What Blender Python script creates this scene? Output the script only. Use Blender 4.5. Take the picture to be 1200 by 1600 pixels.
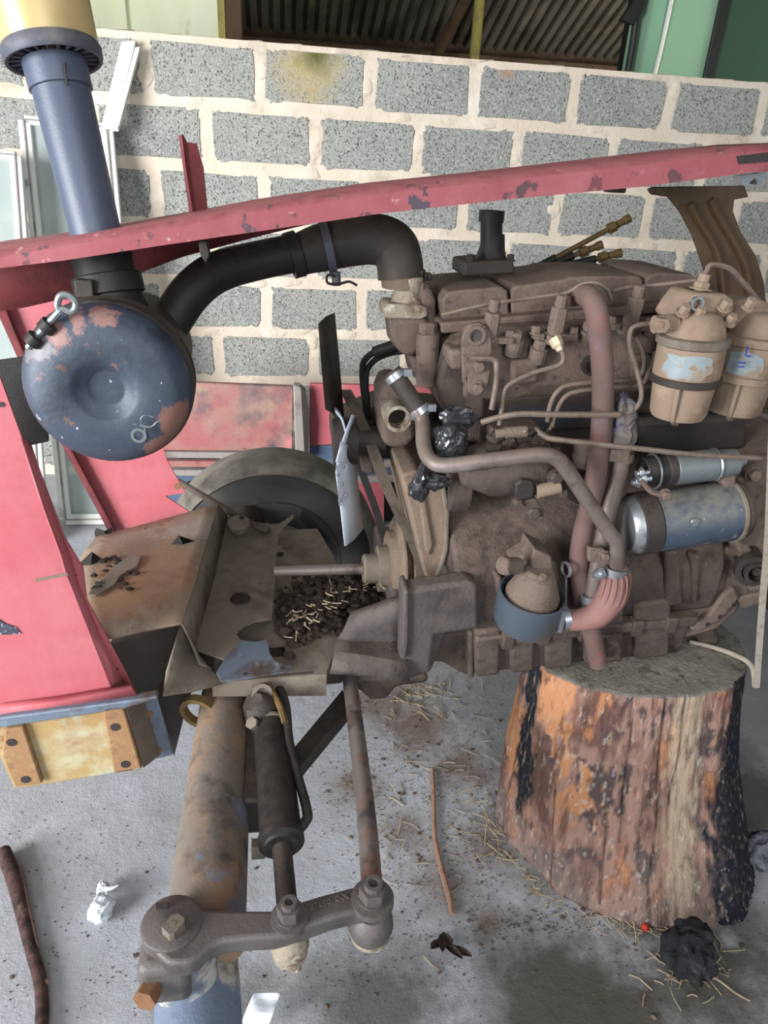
import bpy, bmesh, math, random
from mathutils import Vector, Matrix, noise

random.seed(7)
for o in list(bpy.data.objects): bpy.data.objects.remove(o)
SC = bpy.context.scene
COL = SC.collection

# ------------------------------------------------------------------ camera
CAMH, FOC = 1.45, 1093.0
pit, rol, yaw = math.radians(26.1), math.radians(-3.29), math.radians(9.36)
def _w(v): return Vector((v[0]*math.cos(yaw)+v[1]*math.sin(yaw), -v[0]*math.sin(yaw)+v[1]*math.cos(yaw), v[2]))
FWD = _w((0, math.cos(pit), -math.sin(pit))); _r0 = _w((1, 0, 0)); _d0 = -_w((0, math.sin(pit), math.cos(pit)))
RGT = math.cos(rol)*_r0 + math.sin(rol)*_d0
DWN = -math.sin(rol)*_r0 + math.cos(rol)*_d0
EYE = Vector((0, 0, CAMH))
cam_d = bpy.data.cameras.new('camera'); cam = bpy.data.objects.new('camera', cam_d); COL.objects.link(cam)
cam.matrix_world = Matrix(((RGT.x, -DWN.x, -FWD.x, 0), (RGT.y, -DWN.y, -FWD.y, 0), (RGT.z, -DWN.z, -FWD.z, CAMH), (0, 0, 0, 1)))
cam_d.sensor_fit = 'VERTICAL'; cam_d.sensor_height = 36; cam_d.sensor_width = 27
cam_d.lens = FOC/1600*36; cam_d.clip_start = .02
SC.camera = cam

# ------------------------------------------------------------------ world, daylight, exposure
wd = bpy.data.worlds.new('world'); SC.world = wd; wd.use_nodes = True
bg = wd.node_tree.nodes['Background']; bg.inputs['Color'].default_value = (.86, .93, 1, 1); bg.inputs['Strength'].default_value = .5
def area(name, loc, target, sx, sy, power, color):
    d = bpy.data.lights.new(name, 'AREA'); d.shape = 'RECTANGLE'; d.size = sx; d.size_y = sy; d.energy = power; d.color = color
    o = bpy.data.objects.new(name, d); COL.objects.link(o); o.location = loc
    o.rotation_euler = (Vector(target)-Vector(loc)).to_track_quat('-Z', 'Y').to_euler(); return o
area('daylight_open_side', (-3.5, -.75, 1.45), (-.1, 3.3, .6), 2.2, 2.0, 138, (.97, .985, 1)).data.spread = math.radians(95)
area('daylight_front_fill', (.6, -3.4, 2.8), (.6, 2.4, 1.2), 2.6, 2.0, 88, (.95, .98, 1))  # unseen fill lamp behind the camera, raised to brighten the engine side
area('far_bay_fill', (4.6, 4.4, 1.2), (2.2, 6.4, 3.2), 2.4, 1.2, 150, (1, .96, .82))  # added lamp brightening the roof and cab beyond the wall, no visible source
vs = SC.view_settings; vs.view_transform = 'Standard'; vs.look = 'None'; vs.exposure = 0.0; vs.gamma = 1; vs.use_curve_mapping = False

# ------------------------------------------------------------------ geometry helpers
def ray(x, y): return FWD + RGT*((x-600)/FOC) + DWN*((y-800)/FOC)
def P(x, y, Y): d = ray(x, y); return EYE + d*(Y/d.y)                    # point of a photo position on the upright plane at distance Y
def PZ(x, y, Z): d = ray(x, y); return EYE + d*((Z-CAMH)/d.z)             # ... on the level plane at height Z
def S(x, y, Y): return (P(x, y, Y)-EYE).dot(FWD)/FOC                      # metres per photo pixel there
def V(*a): return Vector(a)
WLOC = {}
XA, YA, ZA = V(1, 0, 0), V(0, 1, 0), V(0, 0, 1)

def finish(ob, parent, label=None, cat=None, group=None, kind=None):
    COL.objects.link(ob)
    if parent is not None: ob.parent = parent
    for k, v in (('label', label), ('category', cat), ('group', group), ('kind', kind)):
        if v: ob[k] = v
    return ob
def empty(name, loc, **kw):
    o = bpy.data.objects.new(name, None); o.location = loc; o.empty_display_size = .05; WLOC[o.name] = Vector(loc)
    finish(o, None, **kw); WLOC[o.name] = Vector(loc); return o

def spline(pts, res):
    pts = [Vector(p) for p in pts]
    if res <= 1 or len(pts) < 3: return pts
    out = []
    for i in range(len(pts)-1):
        p0 = pts[i-1] if i else pts[0]*2-pts[1]; p1, p2 = pts[i], pts[i+1]
        p3 = pts[i+2] if i+2 < len(pts) else p2*2-p1
        for k in range(res):
            t = k/res
            out.append(.5*((2*p1)+(p2-p0)*t+(2*p0-5*p1+4*p2-p3)*t*t+(3*p1-p0-3*p2+p3)*t**3))
    out.append(pts[-1]); return out

class MB:
    def __init__(s): s.v = []; s.f = []
    def add(s, vs, fs):
        n = len(s.v); s.v += [Vector(v) for v in vs]; s.f += [tuple(i+n for i in f) for f in fs]; return s
    def prism(s, pts, vec):
        n = len(pts); vec = Vector(vec)
        return s.add(list(pts)+[Vector(p)+vec for p in pts], [tuple(range(n)), tuple(range(2*n-1, n-1, -1))]+[(i, (i+1) % n, n+(i+1) % n, n+i) for i in range(n)])
    def slab(s, px, Y, depth): return s.prism([P(p[0], p[1], p[2] if len(p) > 2 else Y) for p in px], (0, depth, 0))
    def plan(s, px, Z, h): return s.prism([PZ(p[0], p[1], p[2] if len(p) > 2 else Z) for p in px], (0, 0, -h))
    def box(s, a, b):
        x0, y0, z0 = a; x1, y1, z1 = b
        return s.prism([V(x0, y0, z0), V(x1, y0, z0), V(x1, y1, z0), V(x0, y1, z0)], (0, 0, z1-z0))
    def quad(s, *p): return s.add(p, [tuple(range(len(p)))])
    def grid(s, rows):
        n = len(rows[0]); m = len(rows); vs = [p for r in rows for p in r]
        return s.add(vs, [(j*n+i, j*n+i+1, (j+1)*n+i+1, (j+1)*n+i) for j in range(m-1) for i in range(n-1)])
    def frame(s, ax):
        ax = Vector(ax).normalized(); u = ax.orthogonal().normalized()
        if abs(ax.z) < .9: u = ax.cross(ZA).normalized()
        else: u = ax.cross(YA).normalized()
        return ax, u, ax.cross(u)
    def lathe(s, p, axis, prof, seg=28, close=False):
        ax, u, w = s.frame(axis); p = Vector(p); vs = []; fs = []; m = len(prof)
        for t, r in prof:
            for k in range(seg):
                a = 2*math.pi*k/seg; vs.append(p+ax*t+(u*math.cos(a)+w*math.sin(a))*max(r, 1e-4))
        for j in range(m-1 if not close else m):
            j2 = (j+1) % m
            for k in range(seg): k2 = (k+1) % seg; fs.append((j*seg+k, j*seg+k2, j2*seg+k2, j2*seg+k))
        if not close: fs += [tuple(range(seg-1, -1, -1)), tuple(range((m-1)*seg, m*seg))]
        return s.add(vs, fs)
    def cyl(s, a, b, r, seg=20, r2=None):
        a, b = Vector(a), Vector(b); return s.lathe(a, b-a, [(0, r), ((b-a).length, r if r2 is None else r2)], seg)
    def tube(s, pts, r, seg=10, res=6, flat=None):
        n0 = len(pts); pts = spline(pts, res); n = len(pts); vs = []; fs = []; u = None
        for i, p in enumerate(pts):
            t = (pts[min(i+1, n-1)]-pts[max(i-1, 0)]).normalized()
            if u is None: u = t.cross(ZA if abs(t.z) < .9 else YA).normalized()
            else: u = (u-t*u.dot(t)).normalized()
            w = t.cross(u)
            if isinstance(r, (list, tuple)):
                q = i/(n-1)*(len(r)-1); a = min(int(q), len(r)-2); rr = r[a]+(r[a+1]-r[a])*(q-a)
            else: rr = r
            for k in range(seg):
                an = 2*math.pi*k/seg; vs.append(p+(u*math.cos(an)+w*math.sin(an)*(flat or 1))*rr)
        for i in range(n-1):
            for k in range(seg): k2 = (k+1) % seg; fs.append((i*seg+k, i*seg+k2, (i+1)*seg+k2, (i+1)*seg+k))
        fs += [tuple(range(seg-1, -1, -1)), tuple(range((n-1)*seg, n*seg))]
        return s.add(vs, fs)
    def strip(s, pts, wid, th, res=6):                                       # flat band: wid = half width vector, th = thickness
        pts = spline(pts, res); n = len(pts); vs = []; wid = Vector(wid); fs = []
        for i, p in enumerate(pts):
            t = (pts[min(i+1, n-1)]-pts[max(i-1, 0)]).normalized(); nn = t.cross(wid).normalized()*th/2
            vs += [p-wid-nn, p+wid-nn, p+wid+nn, p-wid+nn]
        for i in range(n-1):
            for k in range(4): k2 = (k+1) % 4; fs.append((i*4+k, i*4+k2, i*4+4+k2, i*4+4+k))
        fs += [(3, 2, 1, 0), tuple(range(4*n-4, 4*n))]
        return s.add(vs, fs)
    def hexb(s, p, axis, r, h, washer=True):
        if washer: s.lathe(p, axis, [(0, r*1.35), (h*.18, r*1.35)], 16)
        return s.lathe(p, axis, [(0, r), (h*.85, r), (h, r*.82)], 6)
    def ring(s, p, axis, R, r, seg=24, w=None):                                # band around an axis
        w = r if w is None else w
        return s.lathe(p, axis, [(-w, R-r), (w, R-r), (w, R+r), (-w, R+r)], seg, True)
    def profx(s, prof, x0, x1, shear=.065, xr=.4):
        n = len(prof); a = [V(x0, y, z+shear*(x0-xr)) for y, z in prof]; b = [V(x1, y, z+shear*(x1-xr)) for y, z in prof]
        return s.add(a+b, [tuple(range(n)), tuple(range(2*n-1, n-1, -1))]+[(i, (i+1) % n, n+(i+1) % n, n+i) for i in range(n)])
    def blob(s, c, r, sub=2, amp=.3, freq=2.0, seed=0, sq=(1, 1, 1), ridged=False):
        bm = bmesh.new(); bmesh.ops.create_icosphere(bm, subdivisions=sub, radius=1)
        vs = []
        for v in bm.verts:
            d = v.co.normalized(); q = d*freq+V(seed*3.7, seed*1.3, seed*2.1)
            k = noise.noise(q)+.5*noise.noise(q*2.1)
            if ridged: k = abs(k)*1.6-.5
            d = d*(1+amp*k); vs.append(Vector(c)+V(d.x*sq[0], d.y*sq[1], d.z*sq[2])*r)
        bm.verts.index_update(); fs = [tuple(v.index for v in f.verts) for f in bm.faces]; bm.free()
        return s.add(vs, fs)
    def crinkle(s, c, r, sub, amp, seed, sq=(1, 1, 1), low=.3):                # crumpled film: broad folds plus sharp facets
        bm = bmesh.new(); bmesh.ops.create_icosphere(bm, subdivisions=sub, radius=1); rnd = random.Random(seed); vs = []
        for v in bm.verts:
            d = v.co.normalized(); k = low*noise.noise(d*1.6+V(seed, 0, 0))+amp*rnd.uniform(-1, 1)+amp*1.5*(abs(noise.noise(d*4+V(0, seed, 0)))-.3); d = d*(1+k)
            vs.append(Vector(c)+V(d.x*sq[0], d.y*sq[1], d.z*sq[2])*r)
        bm.verts.index_update(); fs = [tuple(v.index for v in f.verts) for f in bm.faces]; bm.free(); return s.add(vs, fs)
    def jitter(s, amp, freq):
        for v in s.v: v += noise.noise_vector(v*freq)*amp
        return s
    def mesh(s, name, c, mat, ang=38, smooth=True):
        me = bpy.data.meshes.new(name); me.from_pydata([v-c for v in s.v], [], s.f)
        bm = bmesh.new(); bm.from_mesh(me); bmesh.ops.recalc_face_normals(bm, faces=bm.faces); bm.to_mesh(me); bm.free()
        if mat: me.materials.append(mat)
        if smooth:
            for p in me.polygons: p.use_smooth = True
            me.set_sharp_from_angle(angle=math.radians(ang))
        return me
    def build(s, name, mat, parent=None, bevel=0, seg=2, solid=0, sub=0, ang=38, label=None, cat=None, group=None, kind=None, smooth=True):
        lo = [min(v[i] for v in s.v) for i in range(3)]; hi = [max(v[i] for v in s.v) for i in range(3)]
        c = V((lo[0]+hi[0])/2, (lo[1]+hi[1])/2, lo[2])
        ob = bpy.data.objects.new(name, s.mesh(name, c, mat, ang, smooth))
        ob.location = c-(WLOC[parent.name] if parent is not None else V(0, 0, 0))
        finish(ob, parent, label, cat, group, kind); WLOC[ob.name] = c
        if solid:
            m = ob.modifiers.new('thickness', 'SOLIDIFY'); m.thickness = solid; m.offset = -1
        if sub:
            m = ob.modifiers.new('smooth', 'SUBSURF'); m.levels = m.render_levels = sub
        if bevel:
            m = ob.modifiers.new('edge', 'BEVEL'); m.width = bevel; m.segments = seg; m.limit_method = 'ANGLE'; m.angle_limit = math.radians(32)
        return ob

def text(name, body, p, xdir, ydir, size, mat, parent, ext=.0006, label=None):
    cu = bpy.data.curves.new(name, 'FONT'); cu.body = body; cu.size = size; cu.extrude = ext; cu.resolution_u = 2
    cu.materials.append(mat); ob = bpy.data.objects.new(name, cu)
    x = Vector(xdir).normalized(); y = Vector(ydir); y = (y-x*y.dot(x)).normalized(); z = x.cross(y)
    me = bpy.data.meshes.new_from_object(ob); bpy.data.objects.remove(ob); bpy.data.curves.remove(cu); me.name = name; ob = bpy.data.objects.new(name, me)
    if not me.materials: me.materials.append(mat)
    rel = Vector(p)-(WLOC[parent.name] if parent is not None else V(0, 0, 0))
    ob.matrix_basis = Matrix(((x.x, y.x, z.x, rel.x), (x.y, y.y, z.y, rel.y), (x.z, y.z, z.z, rel.z), (0, 0, 0, 1)))
    finish(ob, parent, label); WLOC[ob.name] = Vector(p); return ob

# ------------------------------------------------------------------ materials
def lin(c): return tuple((x/255/12.92 if x/255 <= .04045 else ((x/255+.055)/1.055)**2.4) for x in c)+(1,)
def mat(name, base, rough=.6, metal=0, layers=(), bump=(), dust=None, spec=.4, coord='Object', vcol=None, spots=()):
    """layers: (colour, scale, lo, hi, stretch, strength); bump: (scale, distance, stretch)"""
    m = bpy.data.materials.new(name); m.use_nodes = True; nt = m.node_tree; N = nt.nodes; L = nt.links
    b = N['Principled BSDF']; b.inputs['Roughness'].default_value = rough; b.inputs['Metallic'].default_value = metal
    b.inputs['Specular IOR Level'].default_value = spec
    if coord == 'World': g = N.new('ShaderNodeNewGeometry'); co = g.outputs['Position']
    else: g = N.new('ShaderNodeTexCoord'); co = g.outputs['Object']
    rgb = N.new('ShaderNodeRGB'); rgb.outputs[0].default_value = lin(base); cur = rgb.outputs[0]
    if vcol:
        a = N.new('ShaderNodeVertexColor'); a.layer_name = vcol; cur = a.outputs['Color']
    def vec(st):
        if tuple(st) == (1, 1, 1): return co
        mp = N.new('ShaderNodeMapping'); mp.inputs['Scale'].default_value = st; L.new(co, mp.inputs['Vector']); return mp.outputs[0]
    def nz(scale, st, detail=6, rg=.6):
        n = N.new('ShaderNodeTexNoise'); n.inputs['Scale'].default_value = scale; n.inputs['Detail'].default_value = detail
        n.inputs['Roughness'].default_value = rg; L.new(vec(st), n.inputs['Vector']); return n.outputs['Fac']
    def rng(src, lo, hi, s):
        r = N.new('ShaderNodeMapRange'); r.inputs['From Min'].default_value = lo; r.inputs['From Max'].default_value = hi
        r.inputs['To Max'].default_value = s; L.new(src, r.inputs['Value']); return r.outputs[0]
    def mix(fac, c):
        nonlocal cur
        x = N.new('ShaderNodeMix'); x.data_type = 'RGBA'; L.new(fac, x.inputs['Factor']); L.new(cur, x.inputs['A'])
        x.inputs['B'].default_value = lin(c); cur = x.outputs['Result']
    for la in layers:
        c, sc, lo, hi = la[:4]; st = la[4] if len(la) > 4 else (1, 1, 1); s = la[5] if len(la) > 5 else 1
        mix(rng(nz(sc, st), lo, hi, s), c)
    if spots: gp = N.new('ShaderNodeNewGeometry').outputs['Position']
    for cen, rad, c, s, fq, *soft in spots:                                          # worn or stained patches with a place of their own
        d = N.new('ShaderNodeVectorMath'); d.operation = 'DISTANCE'; L.new(gp, d.inputs[0]); d.inputs[1].default_value = cen
        n = N.new('ShaderNodeTexNoise'); n.inputs['Scale'].default_value = fq; n.inputs['Detail'].default_value = 8; n.inputs['Roughness'].default_value = .7; L.new(gp, n.inputs['Vector'])
        a = N.new('ShaderNodeMath'); a.operation = 'MULTIPLY_ADD'; L.new(n.outputs['Fac'], a.inputs[0]); a.inputs[1].default_value = rad*1.6; L.new(d.outputs['Value'], a.inputs[2])
        so_ = soft[0] if soft else .075; mix(rng(a.outputs[0], rad*(1.675+so_), rad*(1.675-so_), s), c)
    if dust:                                                                  # dust lies on what faces up
        c, amt = dust; gg = N.new('ShaderNodeNewGeometry'); sp = N.new('ShaderNodeSeparateXYZ'); L.new(gg.outputs['Normal'], sp.inputs[0])
        f = rng(sp.outputs['Z'], -.1, .9, amt); n = rng(nz(45, (1, 1, 1)), .25, .6, 1)
        mu = N.new('ShaderNodeMath'); mu.operation = 'MULTIPLY'; L.new(f, mu.inputs[0]); L.new(n, mu.inputs[1]); mix(mu.outputs[0], c)
    L.new(cur, b.inputs['Base Color'])
    last = None
    for bb in bump:
        sc, d = bb[:2]; st = bb[2] if len(bb) > 2 else (1, 1, 1)
        bn = N.new('ShaderNodeBump'); bn.inputs['Distance'].default_value = d; bn.inputs['Strength'].default_value = .8
        L.new(nz(sc, st, 5, .65), bn.inputs['Height'])
        if last: L.new(last, bn.inputs['Normal'])
        last = bn.outputs[0]
    if last: L.new(last, b.inputs['Normal'])
    return m

DUST = (150, 130, 114)
M = {}
M['cast'] = mat('cast_iron_dusty', (116, 101, 92), .85, 0, [((80, 69, 63), 9, .48, .7), ((58, 50, 46), 48, .55, .68, (1, 1, 1), .7), ((146, 126, 110), 16, .5, .75, (1, 1, 1), .6)], [(120, .003), (420, .0012)], ((140, 122, 108), .6), .2)
M['castd'] = mat('cast_iron_oily', (88, 77, 72), .75, 0, [((56, 49, 47), 10, .43, .63), ((44, 38, 37), 44, .55, .68, (1, 1, 1), .7), ((118, 100, 86), 22, .52, .75, (1, 1, 1), .6)], [(160, .003), (420, .0012)], (DUST, .45), .25)
M['casto'] = mat('front_casting_greasy', (84, 78, 76), .62, 0, [((62, 57, 57), 8, .45, .65), ((110, 98, 88), 14, .52, .75, (1, 1, 1), .7)], [(110, .003), (400, .001)], ((120, 105, 92), .5), .35)
M['rustplate'] = mat('rusty_cast_plate', (128, 111, 97), .85, 0, [((96, 78, 66), 18, .5, .68), ((166, 142, 122), 9, .55, .75)], [(140, .003), (500, .001)], (DUST, .4), .2)
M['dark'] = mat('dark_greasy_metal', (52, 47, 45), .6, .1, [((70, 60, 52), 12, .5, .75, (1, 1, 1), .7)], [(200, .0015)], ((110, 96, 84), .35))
M['black'] = mat('black_rubber', (30, 29, 29), .55, 0, [((62, 56, 50), 20, .5, .8, (1, 1, 1), .5)], [(300, .0006)], ((110, 100, 90), .25))
M['hosebrown'] = mat('dusty_rubber_hose', (48, 44, 41), .6, 0, [((86, 76, 66), 10, .45, .75, (1, 1, 1), .6)], [(300, .0006)], ((125, 110, 95), .35))
M['bluepaint'] = mat('blue_black_paint', (74, 83, 102), .42, 0, [((92, 102, 122), 7, .5, .75, (1, 1, 1), .6), ((58, 57, 62), 5, .55, .7), ((185, 190, 195), 90, .72, .76), ((150, 150, 150), 60, .7, .76, (1, 1, .25))], [(200, .0005)], ((130, 130, 132), .25), .45)
M['dish'] = mat('blue_paint_flaking', (58, 66, 81), .5, .1, [((84, 92, 106), 10, .45, .75, (1, 1, 1), .7), ((124, 90, 76), 38, .64, .67), ((190, 195, 200), 70, .68, .72), ((46, 50, 60), 14, .54, .68)], [(120, .0008)], None, .45, spots=[(P(100, 524, 1.0), .026, (150, 112, 104), .9, 26), (P(130, 508, 1.0), .024, (150, 112, 104), .9, 26), (P(156, 500, 1.0), .022, (150, 112, 104), .9, 26), (P(178, 503, 1.0), .018, (150, 112, 104), .9, 26), (P(272, 650, 1.0), .032, (138, 100, 88), .95, 24), (P(250, 695, 1.0), .028, (138, 100, 88), .95, 24), (P(70, 580, 1.0), .02, (150, 120, 110), .7, 40), (P(66, 540, 1.0), .03, (150, 140, 140), .5, 50)])
M['dishrust'] = mat('bare_rusty_patch', (138, 104, 98), .7, 0, [((112, 80, 70), 30, .45, .65)], [(120, .0008)])
M['red'] = mat('red_paint_faded', (176, 92, 98), .45, 0, [((188, 118, 124), 4, .42, .75), ((158, 76, 82), 7, .52, .75, (1, 1, 1), .7), ((210, 160, 162), 40, .7, .76, (1, 1, .3), .5)], [(60, .0006)], None, .35)
M['rail'] = mat('red_paint_chipped', (150, 78, 84), .55, 0, [((168, 100, 106), 5, .45, .75), ((84, 62, 66), 26, .60, .63), ((136, 64, 68), 9, .5, .7, (1, 1, 1), .7), ((74, 68, 78), 15, .63, .65), ((196, 150, 152), 50, .64, .7)], [(80, .0008)], ((190, 130, 126), .35), .35)
M['maroon'] = mat('maroon_primer', (104, 48, 50), .7, 0, [((70, 34, 36), 12, .45, .7)], [(90, .001)], None, .2)
M['rustsheet'] = mat('rusted_sheet', (152, 138, 122), .75, .1, [((164, 124, 96), 5, .46, .66), ((116, 102, 92), 7, .54, .68), ((184, 174, 162), 9, .55, .75), ((96, 66, 46), 60, .62, .7)], [(90, .001), (300, .0006)], None, .25, spots=[(PZ(235, 885, .676), .13, (164, 126, 98), .7, 12, .5), (PZ(180, 940, .676), .07, (170, 128, 96), .6, 16, .5), (PZ(215, 850, .676), .05, (112, 98, 90), .5, 18, .5), (PZ(310, 815, .676), .07, (186, 178, 168), .6, 14, .5)])
M['greysheet'] = mat('grey_dusty_sheet', (122, 112, 100), .7, .1, [((86, 72, 60), 7, .45, .65), ((150, 142, 130), 10, .52, .75)], [(120, .0008)], ((150, 138, 124), .3), .25)
M['bluegrey'] = mat('worn_bluegrey_steel', (112, 124, 140), .5, .3, [((92, 80, 72), 11, .48, .62), ((160, 168, 176), 30, .6, .7)], [(120, .0006)], None)
M['rustpad'] = mat('rust_brown_pad', (150, 116, 84), .8, .05, [((176, 158, 112), 12, .5, .62), ((112, 78, 56), 14, .5, .66)], [(90, .0015)], None, .25)
M['yrust'] = mat('yellow_rust_plate', (168, 142, 98), .75, .1, [((182, 178, 150), 10, .45, .6), ((146, 100, 62), 6, .5, .66), ((112, 76, 54), 12, .58, .68), ((150, 176, 166), 16, .62, .7)], [(90, .001)], None, .3)
M['axle'] = mat('rusty_axle_tube', (128, 118, 108), .55, .15, [((158, 126, 98), 8, .46, .6, (1, .5, 1)), ((90, 82, 78), 14, .5, .65), ((128, 136, 152), 9, .58, .66), ((180, 150, 132), 5, .6, .75, (1, .4, 1))], [(150, .001)], None, .4)
M['spindle'] = mat('spindle_blue_white', (120, 132, 152), .55, .1, [((196, 192, 184), 12, .5, .58), ((90, 76, 66), 10, .52, .64)], [(120, .0015)], None)
M['rod'] = mat('rusty_steel_rod', (136, 126, 120), .5, .4, [((140, 108, 92), 12, .5, .65), ((88, 82, 82), 20, .52, .68), ((170, 168, 166), 9, .6, .75)], [(200, .0006)], None, .45)
M['arm'] = mat('forged_arm', (104, 98, 96), .5, .25, [((78, 73, 72), 16, .48, .66), ((118, 108, 100), 12, .55, .75), ((96, 110, 136), 10, .66, .72)], [(200, .0012)], ((130, 120, 112), .3), .45)
M['steel'] = mat('bright_steel', (176, 180, 184), .32, .8, [((120, 112, 104), 24, .55, .7)], [(200, .0004)])
M['blade'] = mat('fan_blade_paint', (198, 206, 218), .4, 0, [((172, 180, 194), 14, .5, .7), ((120, 100, 84), 60, .7, .75)], [(160, .0004)])
M['bladed'] = mat('fan_blade_dark', (56, 50, 47), .6, .2, [((84, 72, 62), 20, .5, .75)], [(200, .0006)])
M['pipe'] = mat('grey_steel_pipe', (116, 104, 98), .5, .25, [((86, 72, 66), 18, .5, .68), ((140, 130, 132), 12, .55, .75), ((150, 96, 62), 20, .68, .75)], [(220, .0006)], (DUST, .45), .4)
M['redhose'] = mat('dusty_red_hose', (112, 88, 84), .75, 0, [((98, 80, 75), 10, .45, .65), ((148, 80, 76), 7, .6, .72), ((118, 100, 116), 9, .62, .75)], [(250, .0006)], (DUST, .35), .2)
M['ribhose'] = mat('ribbed_red_hose', (144, 106, 100), .75, 0, [((128, 92, 84), 14, .45, .65)], [(250, .0005)], (DUST, .3), .2)
M['thinpipe'] = mat('dusty_fuel_pipe', (116, 102, 92), .6, .15, [((82, 72, 66), 40, .5, .7)], (), (DUST, .5))
M['filter'] = mat('tan_dusty_filter', (146, 126, 108), .75, 0, [((130, 104, 86), 12, .48, .66), ((174, 152, 130), 20, .52, .72), ((100, 82, 72), 9, .62, .7)], [(200, .0008)], (DUST, .4), .25)
M['label'] = mat('pale_paint_patch', (140, 150, 154), .45, 0, [((146, 128, 110), 30, .5, .6), ((112, 122, 134), 14, .6, .7)], (), None)
M['starter'] = mat('starter_blue_grey', (74, 86, 102), .45, .25, [((52, 60, 76), 12, .5, .66), ((150, 144, 126), 7, .58, .7), ((176, 180, 184), 110, .66, .72)], [(160, .0006)], ((170, 160, 140), .6), .45)
M['solenoid'] = mat('solenoid_grey', (116, 124, 126), .42, .3, [((88, 92, 94), 14, .52, .7)], [(160, .0004)], ((160, 154, 146), .3))
M['bowl'] = mat('blue_filter_bowl', (76, 86, 96), .4, .1, [((94, 92, 84), 8, .55, .68)], [(120, .0005)], ((110, 108, 100), .2))
M['gold'] = mat('amber_dust_bowl', (206, 182, 128), .3, 0, [((186, 160, 108), 6, .45, .7), ((140, 106, 62), 26, .66, .74)], (), None, .5)
M['rim'] = mat('grey_plastic', (78, 80, 92), .5, 0, [((120, 116, 110), 20, .55, .75)], [(200, .0004)], ((150, 140, 125), .4))
M['corroded'] = mat('corroded_aluminium', (168, 156, 138), .8, 0, [((120, 100, 82), 30, .48, .62), ((206, 198, 184), 44, .56, .68)], [(160, .004)], None, .2)
M['brownpost'] = mat('brown_painted_bracket', (84, 66, 46), .55, .1, [((62, 48, 38), 8, .48, .66), ((120, 100, 66), 7, .6, .72)], [(90, .0008)], None, .4)
M['olive'] = mat('olive_dusty_brass', (118, 96, 58), .55, .2, [((86, 72, 50), 30, .5, .7)], [(200, .0006)], None)
M['belt'] = mat('worn_fan_belt', (96, 86, 76), .8, 0, [((70, 62, 56), 30, .5, .7)], [(200, .001)], None, .2)
M['tyre'] = mat('tyre_rubber', (58, 57, 58), .8, 0, [((74, 70, 66), 10, .5, .75)], [(160, .001)], None, .2)
M['tread'] = mat('dusty_tyre_shoulder', (126, 120, 110), .85, 0, [((78, 74, 68), 9, .45, .7)], [(120, .002)], None, .2)
M['grit'] = mat('floor_crumbs', (100, 88, 78), .95, 0, [((140, 126, 112), 30, .5, .7)], [(200, .003)], None, .1, 'World')
M['dirt'] = mat('dark_soil', (64, 56, 51), .95, 0, [((104, 92, 80), 60, .55, .75)], [(200, .004)], None, .1)
M['straw'] = mat('dry_straw', (170, 154, 128), .9, 0, [((120, 102, 84), 20, .5, .7)], (), None, .1)
M['foil'] = mat('crumpled_black_plastic', (44, 45, 48), .28, 0, [((80, 82, 86), 60, .6, .75)], (), None, .6)
M['white'] = mat('white_painted_frame', (214, 214, 208), .5, 0, [((150, 146, 136), 14, .58, .72)], [(150, .0005)], None)
M['paper'] = mat('white_tissue', (220, 224, 230), .8, 0, [((196, 202, 212), 40, .5, .7)], (), None, .2)
M['bark'] = mat('stick_bark', (84, 62, 58), .8, 0, [((52, 40, 40), 40, .45, .65, (1, 1, .3)), ((120, 96, 86), 30, .6, .75)], [(160, .002)], None, .2)
M['barkpale'] = mat('pale_dry_stem', (152, 118, 100), .8, 0, [((116, 88, 76), 40, .5, .7)], [(200, .001)], None, .2)
M['leaf'] = mat('dry_dark_leaf', (70, 58, 54), .8, 0, [((104, 88, 78), 40, .5, .7)], [(90, .002)], None, .2)
M['char'] = mat('charred_wood', (40, 40, 44), .8, 0, [((74, 74, 80), 30, .52, .7), ((22, 21, 23), 18, .5, .65)], [(70, .008), (260, .002)], None, .25)
M['ash'] = mat('ashy_charred_wood', (112, 114, 122), .85, 0, [((64, 64, 72), 30, .45, .6)], [(70, .006)], None, .2)
M['rope'] = mat('cotton_cord', (172, 162, 148), .9, 0, [((140, 128, 112), 60, .5, .7)], [(400, .001)], None, .1)
M['rednub'] = mat('red_plastic', (200, 60, 46), .4)
M['nutpale'] = mat('pale_nut', (206, 186, 160), .5, .2)
M['rustbolt'] = mat('orange_rust_bolt', (136, 100, 74), .8, .1, [((104, 72, 52), 40, .5, .7)], [(200, .001)], None, .2)
M['sticker'] = mat('dark_sticker', (60, 64, 78), .5, 0, [((190, 190, 196), 190, .6, .62)])
M['ink'] = mat('blue_print', (60, 76, 150), .5)
M['whiteink'] = mat('white_print', (210, 210, 212), .5)
M['rag'] = mat('dirty_rag', (112, 104, 100), .95, 0, [((84, 84, 112), 30, .5, .62)], [(160, .003)], None, .1)
M['machinered'] = mat('weathered_red_panel', (164, 98, 98), .6, 0, [((160, 136, 120), 3.2, .42, .58), ((92, 80, 92), 4.2, .5, .62), ((206, 128, 130), 6, .56, .75), ((120, 84, 76), 20, .62, .72)], [(60, .001)], None, .3)
M['machinepink'] = mat('red_machine_paint', (186, 98, 106), .55, 0, [((190, 150, 128), 5, .55, .66)], [(60, .001)])
M['machineblue'] = mat('blue_machine_paint', (84, 98, 124), .55, 0, [((150, 150, 150), 10, .6, .7)], [(60, .001)])
M['machinegrey'] = mat('grey_machine_slat', (150, 142, 136), .6, 0, [((100, 88, 84), 10, .5, .7)], [(60, .001)])

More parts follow.
